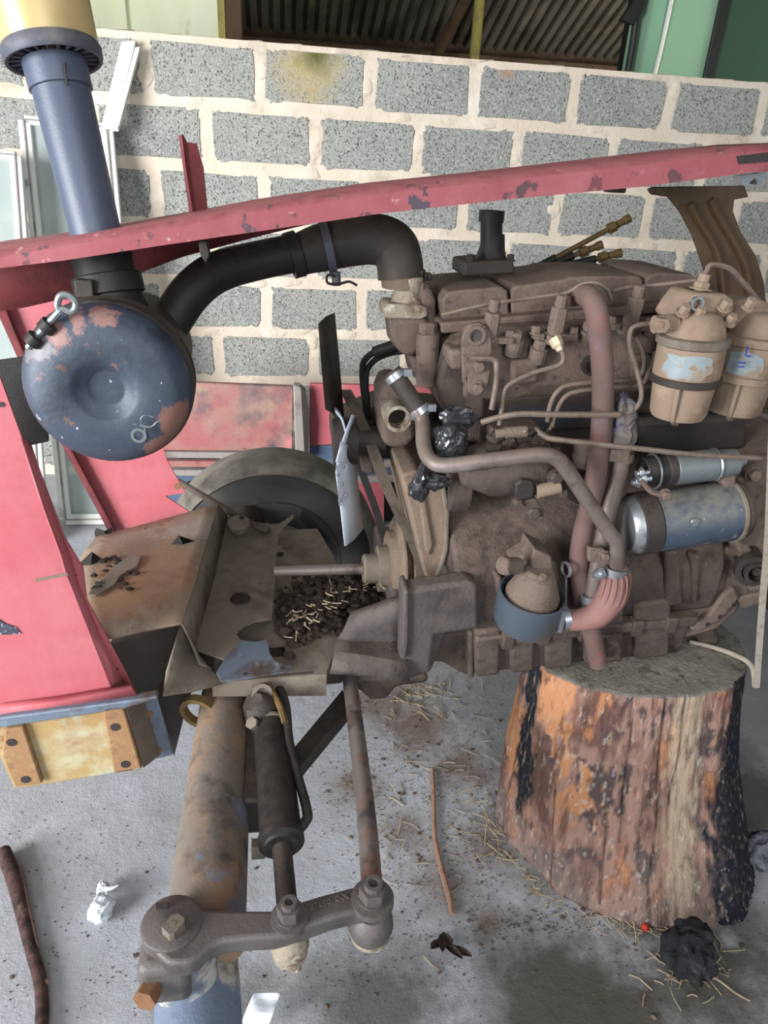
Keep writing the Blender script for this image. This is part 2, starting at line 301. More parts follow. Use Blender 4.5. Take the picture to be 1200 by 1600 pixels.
# block, mortar, concrete: world position so that no two pieces repeat
M['mortar'] = mat('mortar_smeared', (214, 200, 180), .95, 0, [((226, 216, 202), 5, .45, .7), ((182, 168, 150), 9, .55, .75), ((150, 132, 112), 30, .66, .74, (1, 1, 1), .6)], [(30, .006), (160, .002)], None, .1, 'World')
def block_mat():
    m = mat('concrete_block', (166, 166, 160), .95, 0, [((140, 142, 142), 2.2, .45, .7, (1, 1, 1), .7), ((188, 188, 182), 130, .5, .62), ((84, 82, 76), 140, .545, .63)], [(130, .007), (300, .003)], None, .1, 'World')
    nt = m.node_tree; N = nt.nodes; L = nt.links; b = N['Principled BSDF']; src = b.inputs['Base Color'].links[0].from_socket
    g = N.new('ShaderNodeNewGeometry')
    def spot(center, radius, c, s):
        nonlocal src
        d = N.new('ShaderNodeVectorMath'); d.operation = 'DISTANCE'; L.new(g.outputs['Position'], d.inputs[0]); d.inputs[1].default_value = center
        n = N.new('ShaderNodeTexNoise'); n.inputs['Scale'].default_value = 14; n.inputs['Detail'].default_value = 6; L.new(g.outputs['Position'], n.inputs['Vector'])
        a = N.new('ShaderNodeMath'); a.operation = 'MULTIPLY_ADD'; L.new(n.outputs['Fac'], a.inputs[0]); a.inputs[1].default_value = radius*1.1; L.new(d.outputs['Value'], a.inputs[2])
        r = N.new('ShaderNodeMapRange'); r.inputs['From Min'].default_value = radius*1.5; r.inputs['From Max'].default_value = radius*.75; r.inputs['To Max'].default_value = s; L.new(a.outputs[0], r.inputs['Value'])
        x = N.new('ShaderNodeMix'); x.data_type = 'RGBA'; L.new(r.outputs[0], x.inputs['Factor']); L.new(src, x.inputs['A']); x.inputs['B'].default_value = lin(c); src = x.outputs['Result']
    spot(P(480, 105, 3.38), .19, (192, 172, 124), .85); spot(P(492, 82, 3.38), .10, (96, 100, 54), .95); spot(P(792, 105, 3.38), .06, (190, 150, 112), .8)
    L.new(src, b.inputs['Base Color']); return m
M['block'] = block_mat()
def floor_mat():
    m = mat('concrete_floor', (176, 178, 183), .85, 0, [((158, 158, 159), 2.2, .42, .66), ((188, 190, 195), 5, .5, .75), ((118, 114, 108), 60, .66, .74, (1, 1, 1), .7), ((132, 126, 116), 9, .6, .75, (1, 1, 1), .6)], [(5, .008), (60, .0018), (240, .001)], None, .25, 'World')
    nt = m.node_tree; N = nt.nodes; L = nt.links; b = N['Principled BSDF']; src = b.inputs['Base Color'].links[0].from_socket
    g = N.new('ShaderNodeNewGeometry')
    def spot(center, radius, c, s, fs=16):
        nonlocal src
        d = N.new('ShaderNodeVectorMath'); d.operation = 'DISTANCE'; L.new(g.outputs['Position'], d.inputs[0]); d.inputs[1].default_value = center
        n = N.new('ShaderNodeTexNoise'); n.inputs['Scale'].default_value = fs; n.inputs['Detail'].default_value = 8; n.inputs['Roughness'].default_value = .7; L.new(g.outputs['Position'], n.inputs['Vector'])
        a = N.new('ShaderNodeMath'); a.operation = 'MULTIPLY_ADD'; L.new(n.outputs['Fac'], a.inputs[0]); a.inputs[1].default_value = radius*1.6; L.new(d.outputs['Value'], a.inputs[2])
        r = N.new('ShaderNodeMapRange'); r.inputs['From Min'].default_value = radius*1.6; r.inputs['From Max'].default_value = radius*1.0; r.inputs['To Max'].default_value = s; L.new(a.outputs[0], r.inputs['Value'])
        x = N.new('ShaderNodeMix'); x.data_type = 'RGBA'; L.new(r.outputs[0], x.inputs['Factor']); L.new(src, x.inputs['A']); x.inputs['B'].default_value = lin(c); src = x.outputs['Result']
    soil = (118, 96, 82)
    for x, y, r, s in ((650, 1140, .16, .8), (720, 1200, .13, .75), (560, 1230, .10, .7), (640, 1300, .10, .6), (690, 1380, .13, .5), (600, 1090, .2, .7), (760, 1320, .1, .6), (760, 1440, .06, .8)):
        spot(PZ(x, y, 0), r, soil, s)
    for x, y, r, s in ((600, 1560, .24, .7), (880, 1560, .34, .8), (1140, 1500, .3, .75), (1000, 1600, .3, .8), (330, 1580, .16, .5), (1180, 1250, .3, .7)): spot(PZ(x, y, 0), r, (86, 82, 74), min(.95, s+.12), 5)  # dark patches: floor dirt plus shade painted along the bottom and right
    spot(PZ(1140, 1470, 0), .035, (196, 198, 200), .7)
    L.new(src, b.inputs['Base Color']); return m
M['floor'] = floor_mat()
def glass(name, tint, dif, wd_, wt):
    m = bpy.data.materials.new(name); m.use_nodes = True; nt = m.node_tree; N = nt.nodes; L = nt.links; N.clear()
    o = N.new('ShaderNodeOutputMaterial'); t = N.new('ShaderNodeBsdfTransparent'); t.inputs[0].default_value = lin(tint)
    d = N.new('ShaderNodeBsdfDiffuse'); d.inputs[0].default_value = lin(dif); g = N.new('ShaderNodeBsdfGlossy'); g.inputs['Roughness'].default_value = .08
    a = N.new('ShaderNodeMixShader'); a.inputs[0].default_value = wd_; L.new(t.outputs[0], a.inputs[1]); L.new(d.outputs[0], a.inputs[2])
    f = N.new('ShaderNodeFresnel'); f.inputs[0].default_value = 1.5
    c = N.new('ShaderNodeMixShader'); L.new(f.outputs[0], c.inputs[0]); L.new(a.outputs[0], c.inputs[1]); L.new(g.outputs[0], c.inputs[2])
    L.new(c.outputs[0], o.inputs[0]); return m
M['cabglass2'] = glass('shaded_cab_glass', (110, 150, 125), (70, 105, 82), .4, 0)  # darker copy of the cab glass, shade put into its colour
M['cabglass'] = glass('green_cab_glass', (150, 225, 175), (176, 216, 186), .5, 0)  # pale mint diffuse stands in for daylight reflected in the pane
M['sidecover'] = mat('blue_black_block', (56, 54, 58), .7, 0, [((78, 70, 66), 14, .5, .75)], [(160, .001)], (DUST, .3), .25)
M['dustglass'] = glass('dusty_window_glass', (225, 232, 228), (186, 196, 194), .62, 0)
# ------------------------------------------------------------------ setting: floor, block wall, shed roof beyond
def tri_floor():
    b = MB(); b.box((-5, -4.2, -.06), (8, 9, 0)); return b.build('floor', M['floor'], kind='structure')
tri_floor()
BW, BH, WY, WTOP, U0 = .45, .2319, 3.40, 1.883, -.507
b = MB(); b.box((-3.2, WY, 0), (6.4, WY+.2, WTOP)); b.v[:] = b.v
wall = b.build('wall_back', M['mortar'], kind='structure', label='grey concrete block wall with thick smeared pale mortar joints')
b = MB()
for i in range(60):                                                            # uneven mortar bed on the top course
    x = -3.2+i*.16; b.blob((x+.08, WY+.09, WTOP-.004), .1, 1, .25, 2, i, (1, 1, .14+.05*random.random()))
b.build('mortar_cap', M['mortar'], wall)
def block_mesh(seed, w, h):
    rnd = random.Random(seed); n = 72; pts = []
    for k in range(n):
        a = 2*math.pi*k/n; c, s = math.cos(a), math.sin(a); e = .16
        x = math.copysign(abs(c)**e, c)*w/2; z = math.copysign(abs(s)**e, s)*h/2
        j = noise.noise(V(c*2.2+seed*5.1, s*2.2, seed))*.012+noise.noise(V(c*7+seed, s*7, seed*2))*.009+noise.noise(V(c*22+seed, s*22, seed*2))*.005
        pts.append(V(x+j*math.copysign(1, c), 0, z+j*math.copysign(1, s)))
    b = MB(); out = pts+[p*.985+V(0, -.0045, 0) for p in pts]
    b.add(out, [(k, (k+1) % n, n+(k+1) % n, n+k) for k in range(n)]+[tuple(range(n, 2*n))])
    return b.mesh('block', V(0, 0, 0), M['block'], 25)
BV = [block_mesh(s, .402, .186) for s in range(9)]; BHALF = [block_mesh(s+20, .19, .186) for s in range(2)]
for j in range(8):
    for i in range(-5, 15):
        x = U0+(i+.5+(.5 if j % 2 else 0))*BW
        if x < -2.9 or x > 6.1: continue
        o = bpy.data.objects.new('block', random.choice(BV)); o.parent = wall
        o.location = V(x, WY, WTOP-(j+.5)*BH)-WLOC[wall.name]; COL.objects.link(o)
        o.rotation_euler = (0, random.uniform(-.006, .006), 0)
b = MB()
for k in range(150):                                                            # mortar smeared over the block edges
    j = random.randrange(8); i = random.randrange(-2, 8); x = U0+(i+(.5 if j % 2 else 0))*BW; z = WTOP-j*BH
    if random.random() < .5: b.blob((x+random.uniform(-.02, .02), WY, z-BH*random.uniform(.15, .85)), random.uniform(.025, .045), 2, .5, 2.2, k, (.8, .16, 1))
    elif j > 0: b.blob((x+random.uniform(0, BW), WY, z+random.uniform(-.012, .012)), random.uniform(.025, .05), 2, .5, 2.2, k, (1.3, .15, .55))
b.build('mortar_smear', M['mortar'], wall, kind='stuff')
# shed beyond the wall
TS = math.tan(math.radians(22)); EY, EZ = 8.0, 2.52
def roofz(y): return EZ+(EY-y)*TS
ce = empty('ceiling', (2, 4, roofz(4)), kind='structure')
M['roof'] = mat('corrugated_roof_sheet', (112, 108, 98), .55, .35, [((78, 74, 66), 2.5, .42, .66, (1, .3, 1)), ((150, 140, 118), 5, .55, .75, (1, .25, 1))], (), None, .3, 'World')
M['beam'] = mat('brown_roof_beam', (84, 66, 50), .7, 0, [((60, 46, 36), 6, .45, .65)], [(60, .002)], None, .2)
M['ypost'] = mat('yellow_green_post', (150, 140, 70), .6, 0, [((110, 96, 52), 10, .5, .7)], [(60, .002)])
def sheet_mesh():
    b = MB(); rows = [[], []]
    for k in range(10):
        for dx, dz in ((0, 0), (.052, 0), (.062, .035), (.094, .035)):
            for r, y in ((0, -8.4), (1, 0)): rows[r].append(V(k*.104+dx, y, dz-y*TS))
    rows[0].append(V(1.04, -8.4, 8.4*TS)); rows[1].append(V(1.04, 0, 0)); b.grid(rows)
    return b.mesh('roof_sheet', V(0, 0, 0), M['roof'], smooth=False)
RS = sheet_mesh()
for i in range(10):
    o = bpy.data.objects.new('roof_sheet', RS); o.parent = ce; o.location = V(-2.6+i*1.04, EY+.1, EZ+.02)-WLOC[ce.name]; COL.objects.link(o)
def beam(name, y, z, h, w_, x0=-2.6, x1=7.8):
    b = MB(); b.box((x0, y-w_/2, z-h), (x1, y+w_/2, z)); return b.build(name, M['beam'], ce, bevel=.01)
beam('purlin', 7.95, EZ-.02, .16, .1); beam('purlin', 6.25, roofz(6.25)-.02, .1, .08); beam('purlin', 4.4, roofz(4.4)-.02, .1, .08)
b = MB(); b.box((-2.6, 8.05, 0), (7.8, 8.12, EZ+.12)); b.build('wall_far', M['beam'], kind='structure')
M['pale'] = mat('pale_green_sheeting', (226, 230, 200), .7, 0, [((206, 210, 168), 2.5, .42, .7, (1, 1, .35)), ((160, 152, 112), 9, .6, .7, (1, 1, .25)), ((236, 240, 220), 4, .55, .75)], (), None, .2, 'World')
XR = P(366, 40, 5.0).x
b = MB(); b.box((-3.2, 5.0, 0), (XR-.08, 5.04, 3.6)); wl = b.build('wall_left', M['pale'], kind='structure')
for k in range(3):
    b = MB(); b.box((XR-.09-k*.55, 4.965, 0), (XR-.05-k*.55, 5.0, 3.6)); b.build('batten', M['ypost'] if k == 0 else M['pale'], wl)
b = MB(); b.box((XR-.05, 4.97, 0), (XR+.045, 5.06, roofz(5)-.03)); b.build('trim_1', M['beam'], kind='structure', bevel=.006)
# slim post with a diagonal brace under the roof
p = P(744, 60, 7.0); post = empty('roof_post', (p.x, 7, 0), label='slim yellow green steel post under the corrugated roof', cat='post')
b = MB(); b.cyl(V(p.x, 7, 0), V(p.x, 7, roofz(7)-.02), .045, 14); b.build('pole', M['ypost'], post)
b = MB(); b.cyl(V(p.x-.02, 7, 2.95), V(p.x-.25, 7.75, 2.32), .05, 10); b.build('brace', M['beam'], post)
b = MB(); b.blob((p.x-.03, 6.97, 2.86), .085, 2, .4, 2.5, 3, (1, .8, 1.2)); b.build('joint', M['ypost'], post)

# ------------------------------------------------------------------ green harvester cab beyond the wall
cb = empty('harvester_cab', (P(1120, 60, 4.7).x, 5.2, 0), label='green tinted glass cab of a harvester behind the block wall', cat='cab')
M['cabdark'] = mat('cab_frame_black', (30, 32, 30), .4, .1, (), [(60, .001)])
M['cabgreen'] = mat('cab_green_body', (52, 96, 60), .4, 0, [((40, 70, 46), 6, .5, .7)])
def uprt(px0, px1, y0, d, name, m, zt=3.0, z0=1.0):
    b = MB(); xa, xb = P(px0, 60, y0).x, P(px1, 60, y0).x; b.box((xa, y0, z0), (xb, y0+d, zt)); return b.build(name, m, cb, bevel=.006)
xl, xm, xr = P(1033, 60, 4.6).x, P(1120, 60, 4.6).x, P(1290, 60, 4.6).x
uprt(1113, 1131, 4.58, .07, 'pillar', M['cabdark']); uprt(1282, 1296, 4.58, .07, 'pillar', M['cabdark'])
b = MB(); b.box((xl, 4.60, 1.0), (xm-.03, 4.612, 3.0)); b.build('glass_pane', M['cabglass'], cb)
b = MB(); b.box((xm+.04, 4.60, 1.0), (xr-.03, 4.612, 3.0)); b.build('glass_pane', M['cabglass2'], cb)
b = MB(); b.strip([V(xl, 4.606, 2), V(xl-.06, 4.68, 2), V(xl-.09, 4.85, 2)], (0, 0, 1.0), .012); b.build('corner_glass', M['cabglass'], cb)
b = MB(); b.tube([V(xl-.03, 4.60, 1.75), V(xl, 4.585, 2.1), V(xl+.02, 4.585, 2.6)], .012, 8); b.build('reflection_strip', M['white'], cb)  # white tube standing in for the reflection on the corner glass
b = MB(); b.box((xl-.1, 4.85, 1.0), (xl-.06, 4.92, 3.0)); b.build('pillar', M['cabdark'], cb)
b = MB(); b.box((xm+.0, 5.9, 1.0), (xr, 5.93, 3.0)); b.build('rear_panel', M['cabdark'], cb)
b = MB(); b.box((xl-.15, 4.5, 3.0), (xr+.1, 6.0, 3.15)); b.build('cab_roof', M['cabgreen'], cb, bevel=.03)
b = MB(); b.box((xl-.1, 4.62, .5), (xr, 5.96, 1.0)); b.build('cab_base', M['cabgreen'], cb, bevel=.02)
for sx in (xl+.1, xr-.3):
    b = MB(); b.lathe(V(sx, 4.9, .5), YA, [(0, .3), (.02, .48), (.3, .5), (.32, .3)], 24); b.build('wheel', M['tyre'], cb)
for zz in (0, .1):
    b = MB(); b.tube([V(xl+.08, 4.72, 2.02+zz), V(xl+.3, 4.70, 2.04+zz), V(xm-.05, 4.72, 2.0+zz)], .018, 8); b.build('handrail', M['cabdark'], cb)
b = MB(); b.box((xl+.12, 5.0, 1.0), (xm-.1, 5.5, 1.62)); b.build('seat', M['cabdark'], cb, bevel=.06)
b = MB(); b.box((xm-.32, 4.9, 1.75), (xm-.16, 4.98, 1.98)); b.build('monitor', M['cabdark'], cb, bevel=.02)
b = MB(); b.tube([V(xl-.13, 4.7, 1.7), V(xl-.13, 4.7, 2.3), V(xl-.22, 4.68, 2.6), V(xl-.2, 4.7, 3.02)], .02, 8); b.prism([P(972, 30, 4.66), P(985, 10, 4.66), P(1000, -20, 4.66), P(1012, -10, 4.66), P(1004, 20, 4.66), P(988, 38, 4.66)], (0, .05, 0)); b.build('mirror_bracket', M['cabdark'], cb)

# ------------------------------------------------------------------ old glazed frames leaning on the wall
def sash(name, tl, tr, bl, br, fw, label, top=True):
    tl, tr, bl, br = map(Vector, (tl, tr, bl, br)); g = empty(name, (bl+br)/2, label=label, cat='window frame', group='glazed frames leaning on the block wall')
    nrm = (tr-tl).cross(bl-tl).normalized()*.012
    if nrm.y > 0: nrm = -nrm
    def bar(a, c, w_):
        b = MB(); d = (c-a).normalized(); s_ = d.cross(nrm).normalized()*w_
        b.prism([a-s_, a+s_, c+s_, c-s_], nrm*2); b2 = b.build('frame_bar', M['white'], g, bevel=.004)
        b = MB(); b.prism([a-s_*.12+nrm*2, a+s_*.12+nrm*2, c+s_*.12+nrm*2, c-s_*.12+nrm*2], nrm*.5); b.build('bead', M['machinegrey'], b2)
    bar(tl, bl, fw); bar(tr, br, fw); bar(bl, br, fw)
    if top: bar(tl, tr, fw*.7)
    b = MB(); b.prism([tl, tr, br, bl], nrm*.4); b.build('pane', M['dustglass'], g)
    return g
tl, tr = P(40, 190, 3.33), P(169, 202, 3.33)
sash('window_frame', tl, tr, (tl.x+.06, 2.86, 0.02), (tr.x+.06, 2.86, 0.02), .024, 'tall glazed white frame leaning behind the dark stack pipe')
tl2, tr2 = P(-60, 238, 3.15), P(27, 246, 3.15)
sash('window_frame', tl2, tr2, (tl2.x+.02, 2.66, 0.02), (tr2.x+.02, 2.66, 0.02), .022, 'shorter glazed white frame at the left edge beside the taller one')
st = empty('metal_strip', P(175, 205, 3.30), label='white metal channel strip leaning against the top block course', cat='metal strip')
a, c = P(172, 204, 3.3), P(205, 66, 3.37); wv = V(.028, 0, .004)
b = MB(); b.strip([a, c], wv, .02, 1); b.build('channel', M['white'], st, bevel=.003)
b = MB(); b.strip([a+V(.034, -.012, 0), c+V(.034, -.012, -.02)], wv*.35, .022, 1); b.build('lip', M['white'], st, bevel=.002)
b = MB(); b.box(tuple(P(178, 206, 3.29)), tuple(P(187, 198, 3.27))); b.build('clip', M['white'], st)
st.location = a; 
# ------------------------------------------------------------------ weathered red machine panels standing behind the tractor
mp = empty('machine_panel', (P(380, 640, 2.8).x, 2.8, 0), label='weathered red and rusty machine body behind the far tyre', cat='machine')
MY = 2.80
b = MB(); b.slab([(246, 595), (300, 598), (458, 604), (457, 706), (262, 704), (246, 703)], MY, .03); b.build('panel', M['machinered'], mp, bevel=.004)
b = MB(); b.slab([(458, 603), (470, 604), (482, 640), (480, 716), (462, 716)], MY-.03, .06); b.build('post', M['machinegrey'], mp, bevel=.006)
b = MB(); b.slab([(470, 603), (478, 610), (484, 660), (482, 716), (476, 716)], MY-.045, .03); b.build('torn_edge', M['dark'], mp)
b = MB(); b.slab([(484, 600), (700, 606), (700, 690), (484, 696)], MY+.01, .03); b.build('panel', M['machinepink'], mp, bevel=.004)
b = MB(); b.slab([(484, 697), (620, 693), (620, 740), (484, 760)], MY+.02, .03); b.build('panel', M['machineblue'], mp, bevel=.004)
for k, yy in enumerate((708, 722, 736)):
    b = MB(); b.slab([(246, yy-2), (470, yy), (470, yy+9), (246, yy+7)], MY-.01, .02); b.build('slat', M['machinegrey'] if k != 1 else M['machinered'], mp)
b = MB(); b.slab([(262, 742), (700, 742), (700, 900), (262, 900)], MY+.05, .03); b.build('lower_panel', M['machineblue'], mp)
b = MB(); b.slab([(540, 750), (600, 750), (600, 870), (540, 845)], MY-.02, .03); b.build('panel', M['machinepink'], mp)
for yy in (722, 745):
    b = MB(); b.slab([(545, yy), (620, yy-2), (620, yy+8), (545, yy+10)], MY-.03, .02); b.build('slat', M['machinegrey'], mp)
b = MB(); b.box((-.4, MY+.02, 0), (.7, MY+.2, .2)); b.build('base_beam', M['dark'], mp, bevel=.01)
#@@TRACTOR
# ------------------------------------------------------------------ the tractor
YC = 1.36
T = empty('tractor', (.3, YC, 0), label='partly dismantled red tractor with its dusty bare engine propped on a stump', cat='tractor')
def bolt(p, axis, r, h, m='cast', par=T, name='bolt'):
    b = MB(); b.hexb(p, axis, r, h); return b.build(name, M[m], par, ang=25)
NY = V(0, -1, 0)
# ---- engine block, sump, head
b = MB()
far = lambda pr: [(2*YC-y, z) for y, z in reversed(pr)]
prB = [(1.20, 1.085), (1.225, 1.04), (1.265, .99), (1.268, .86), (1.20, .805), (1.145, .765), (1.122, .73), (1.118, .665), (1.13, .615)]
b.profx(prB+far(prB), .335, .90)
b.slab([(700, 545), (735, 520), (760, 535), (760, 655), (730, 665), (690, 640), (683, 600)], 1.185, .3)
eb = b.build('engine_block', M['castd'], T, bevel=.008)
b = MB()
for x in (775, 905):
    b.slab([(x, 905), (x+10, 902), (x+22, 985), (x+6, 990)], 1.105, .04)
b.slab([(1040, 865), (1063, 860), (1068, 945), (1040, 950)], 1.112, .04); b.slab([(1082, 872), (1096, 868), (1092, 940), (1084, 945)], 1.112, .04)
b.build('rib', M['castd'], eb, bevel=.006, kind='stuff')
b = MB(); prS = [(1.105, .615), (1.105, .592), (1.125, .588), (1.132, .505), (1.15, .493)]
b.profx(prS+far(prS), .385, .86)
sp = b.build('sump', M['castd'], T, bevel=.005, label='dark oily sump under the block')
for xx in (790, 845, 907, 985, 1035):
    q = P(xx, 1000, 1.12); b = MB(); zz = .065*(q.x-.4); b.box((q.x-.013, 1.100, .583+zz), (q.x+.013, 1.13, .62+zz)); b.build('sump_lug', M['castd'], sp, bevel=.004)
for xa, xb in ((742, 784), (797, 838), (852, 899), (914, 976), (992, 1050)):
    ya, yb = 988-.17*(xa-742), 988-.17*(xb-742); za, zb = 1060-.11*(xa-742), 1060-.11*(xb-742)
    b = MB(); b.slab([(xa, ya), (xb, yb), (xb-2, zb), (xa+2, za)], 1.112, .05); b.build('sump_rib', M['castd'], sp, bevel=.008)
b = MB(); b.lathe(P(955, 1012, 1.09), NY, [(-.05, .022), (.0, .022), (.012, .017)], 6); b.build('drain_plug', M['castd'], sp)
b = MB(); prH = [(1.185, 1.215), (1.175, 1.19), (1.165, 1.12), (1.19, 1.085)]
b.profx(prH+far(prH), .325, .86); hd = b.build('cylinder_head', M['cast'], T, bevel=.008)
for pg in ([(800, 565), (842, 562), (845, 600), (800, 605)], [(700, 548), (735, 545), (740, 575), (705, 580)], [(990, 560), (1020, 552), (1024, 600), (992, 605)]):
    b = MB(); b.slab(pg, 1.15, .06); b.build('port_boss', M['cast'], hd, bevel=.008)
b = MB(); b.slab([(775, 618), (850, 606), (985, 598), (1000, 655), (985, 668), (775, 680)], 1.212, .05); b.build('side_cover', M['sidecover'], eb, bevel=.006)
b = MB(); b.lathe(P(926, 572, 1.158), NY, [(-.01, .018), (.004, .018), (.004, .013), (-.008, .012)], 20); b.build('core_plug', M['dark'], hd)
# ---- rocker cover
b = MB()
b.slab([(693, 505), (690, 470), (699, 457), (722, 453), (785, 448), (794, 455), (796, 494)], 1.255, .21)
b.slab([(800, 494), (799, 455), (806, 447), (830, 444), (882, 437), (890, 433), (962, 431), (1000, 432), (1006, 440), (1003, 478)], 1.255, .21)
b.slab([(1008, 478), (1009, 438), (1014, 431), (1030, 426), (1082, 429), (1094, 440), (1095, 470)], 1.255, .21)
b.slab([(688, 505), (1098, 468), (1098, 484), (690, 522)], 1.225, .27)
rc = b.build('rocker_cover', M['cast'], T, bevel=.016, seg=3)
b = MB(); b.cyl(P(767, 418, 1.36), P(768, 336, 1.36), .0205, 20); b.lathe(P(767, 405, 1.36), ZA, [(0, .03), (.02, .024), (.045, .0205)], 20); b.ring(P(768, 338, 1.36), ZA, .0215, .002, 20, .01)
fn = b.build('oil_filler_neck', M['black'], T, label='black upright filler neck on the rocker cover')
b = MB(); b.slab([(724, 432), (726, 410), (802, 405), (806, 428)], 1.31, .1); b.build('neck_flange', M['dark'], fn, bevel=.004)
for xx in (734, 797): bolt(P(xx, 408, 1.32), ZA, .007, .012, 'dark', fn)
# three brass tipped tubes behind the cover
for i, (a, c) in enumerate([((832, 422), (972, 347)), ((858, 414), (928, 387)), ((892, 414), (958, 398))]):
    A, Cc = P(a[0], a[1], 1.52), P(c[0], c[1], 1.52); d = (Cc-A).normalized(); b = MB(); b.cyl(A, Cc, .0055, 10)
    tb = b.build('pipe_stub', M['olive'], T, label='capped pipe stub sticking up behind the rocker cover')
    b = MB(); b.lathe(Cc-d*.02, d, [(-.012, .0115), (.004, .0115)], 6); b.lathe(Cc-d*.012, d, [(0, .0075), (.016, .0075), (.018, .0095), (.03, .0095)], 12); b.build('end_nut', M['olive'], tb, ang=25)
    b = MB(); b.cyl(A, A+d*.055, .0085, 10); b.build('sleeve', M['black'], tb)
# ---- injectors
def injector(x, y, s=1.0, Y=1.155, lean=-.12):
    ax = V(lean*.3, -.22, 1).normalized(); p = P(x, y+25, Y); k = .001*s
    b = MB(); b.lathe(p, ax, [(-10*k, 19*k), (6*k, 19*k), (6*k, 14*k), (14*k, 14*k)], 14); b.lathe(p+ax*.012, ax, [(0, 15*k), (38*k, 15*k), (40*k, 13*k)], 6); b.lathe(p+ax*.05, ax, [(0, 9*k), (6*k, 11*k), (20*k, 10*k), (22*k, 7*k)], 10)
    o = b.build('injector', M['cast'], T, ang=25)
    for sx in (-1, 1):
        b = MB(); b.box(tuple(p+V(sx*.012-.01, -.012, -.005)), tuple(p+V(sx*.03+.008*sx, .012, .005))); b.hexb(p+V(sx*.034, 0, .003), ZA, .008, .013); b.build('clamp_ear', M['cast'], o, ang=25)
    return o
injector(866, 500); injector(983, 485); injector(765, 505, .9)
for x, y in ((804, 528), (842, 540), (918, 512), (1015, 520)):
    b = MB(); b.lathe(P(x, y+8, 1.16), V(0, -.3, 1), [(-.02, .016), (.005, .016)], 14); b.hexb(P(x, y+5, 1.16), V(0, -.3, 1), .012, .018); b.build('head_bolt', M['cast'], hd, ang=25)
# ---- lifting eye plate
b = MB()
outl = [(724, 600), (722, 535), (726, 517), (736, 507), (748, 505), (759, 510), (766, 520), (769, 535), (768, 575), (762, 605), (754, 617), (742, 619), (733, 614), (730, 590)]
b.slab(outl, 1.135, .012); lp = b.build('lifting_plate', M['cast'], T, bevel=.003)
b = MB(); b.ring(P(743, 524, 1.134), NY, .0135, .003, 20, .004); b.build('eye_rim', M['cast'], lp)
b = MB(); b.cyl(P(743, 524, 1.1335), P(743, 524, 1.14), .0105, 18); b.build('eye_hole', M['dark'], lp)
bolt(P(747, 572, 1.135), NY, .0095, .012, 'cast', lp); bolt(P(745, 606, 1.135), NY, .0095, .012, 'cast', lp)
# ---- thermostat housing, water pump, stub
b = MB(); ax = P(632, 545, 1.30)-P(638, 428, 1.30); L_ = ax.length
b.lathe(P(638, 428, 1.30), ax, [(0, .026), (.006, .029), (.03, .024), (.05, .03)], 22)
th = b.build('thermostat_neck', M['corroded'], T, label='white corroded aluminium neck')
b = MB(); b.slab([(600, 482), (606, 475), (652, 476), (668, 480), (670, 495), (655, 500), (605, 498), (600, 494)], 1.262, .075); b.build('flange', M['corroded'], T, bevel=.004)
b = MB(); b.slab([(607, 497), (668, 497), (672, 520), (660, 548), (645, 560), (628, 555), (612, 535)], 1.265, .07); b.slab([(652, 432), (672, 445), (682, 470), (682, 520), (664, 505), (655, 470)], 1.28, .09)
b.slab([(655, 510), (690, 505), (705, 560), (700, 620), (670, 600)], 1.275, .1); b.build('thermostat_housing', M['cast'], T, bevel=.016, seg=3)
b = MB(); b.cyl(P(668, 600, 1.235), P(668, 520, 1.235), .021, 20); b.lathe(P(668, 522, 1.235), ZA, [(0, .0165), (.018, .0165), (.021, .012)], 6); b.build('bypass_boss', M['cast'], T, ang=25)
b = MB(); b.slab([(596, 690), (594, 620), (602, 599), (626, 597), (644, 622), (652, 685), (636, 700), (610, 702)], 1.27, .11); b.slab([(640, 555), (668, 560), (690, 600), (668, 612), (648, 590)], 1.28, .1)
wp = b.build('water_pump', M['cast'], T, bevel=.014, seg=3)
c0 = P(622, 655, 1.225); b = MB(); b.lathe(c0, YA, [(0, .0185), (0, .0255), (.06, .0255), (.06, .0185)], 26, True); b.build('inlet_stub', M['corroded'], wp)
b = MB(); b.lathe(c0+V(0, .03, 0), YA, [(0, .0188), (.004, .0188)], 20); b.build('bore', M['dark'], wp)
# dark pump bracket and pulley in front
b = MB(); b.slab([(520, 668), (545, 655), (598, 632), (706, 640), (706, 700), (640, 722), (560, 714), (520, 700)], 1.40, .12); b.build('pump_bracket', M['dark'], T, bevel=.008)
b = MB(); b.slab([(560, 705), (580, 710), (584, 740), (566, 738)], 1.39, .02); b.slab([(590, 715), (600, 716), (600, 742), (592, 742)], 1.39, .02); b.slab([(612, 705), (625, 708), (622, 736), (614, 734)], 1.36, .02); b.build('bracket_leg', M['castd'], T, bevel=.003)
# heater hoses
b = MB(); b.tube([P(632, 535, 1.32), P(600, 543, 1.34), P(572, 560, 1.36), P(566, 585, 1.38), P(572, 650, 1.4)], .0065, 10); h1 = b.build('heater_hose', M['black'], T)
b = MB(); b.tube([P(634, 548, 1.32), P(606, 553, 1.34), P(582, 566, 1.36), P(572, 590, 1.38), P(576, 655, 1.4)], .006, 10); b.build('heater_hose', M['black'], T)
b = MB(); b.cyl(P(632, 535, 1.318), P(585, 551, 1.338), .012, 12); b.build('hose_sleeve', M['black'], h1)
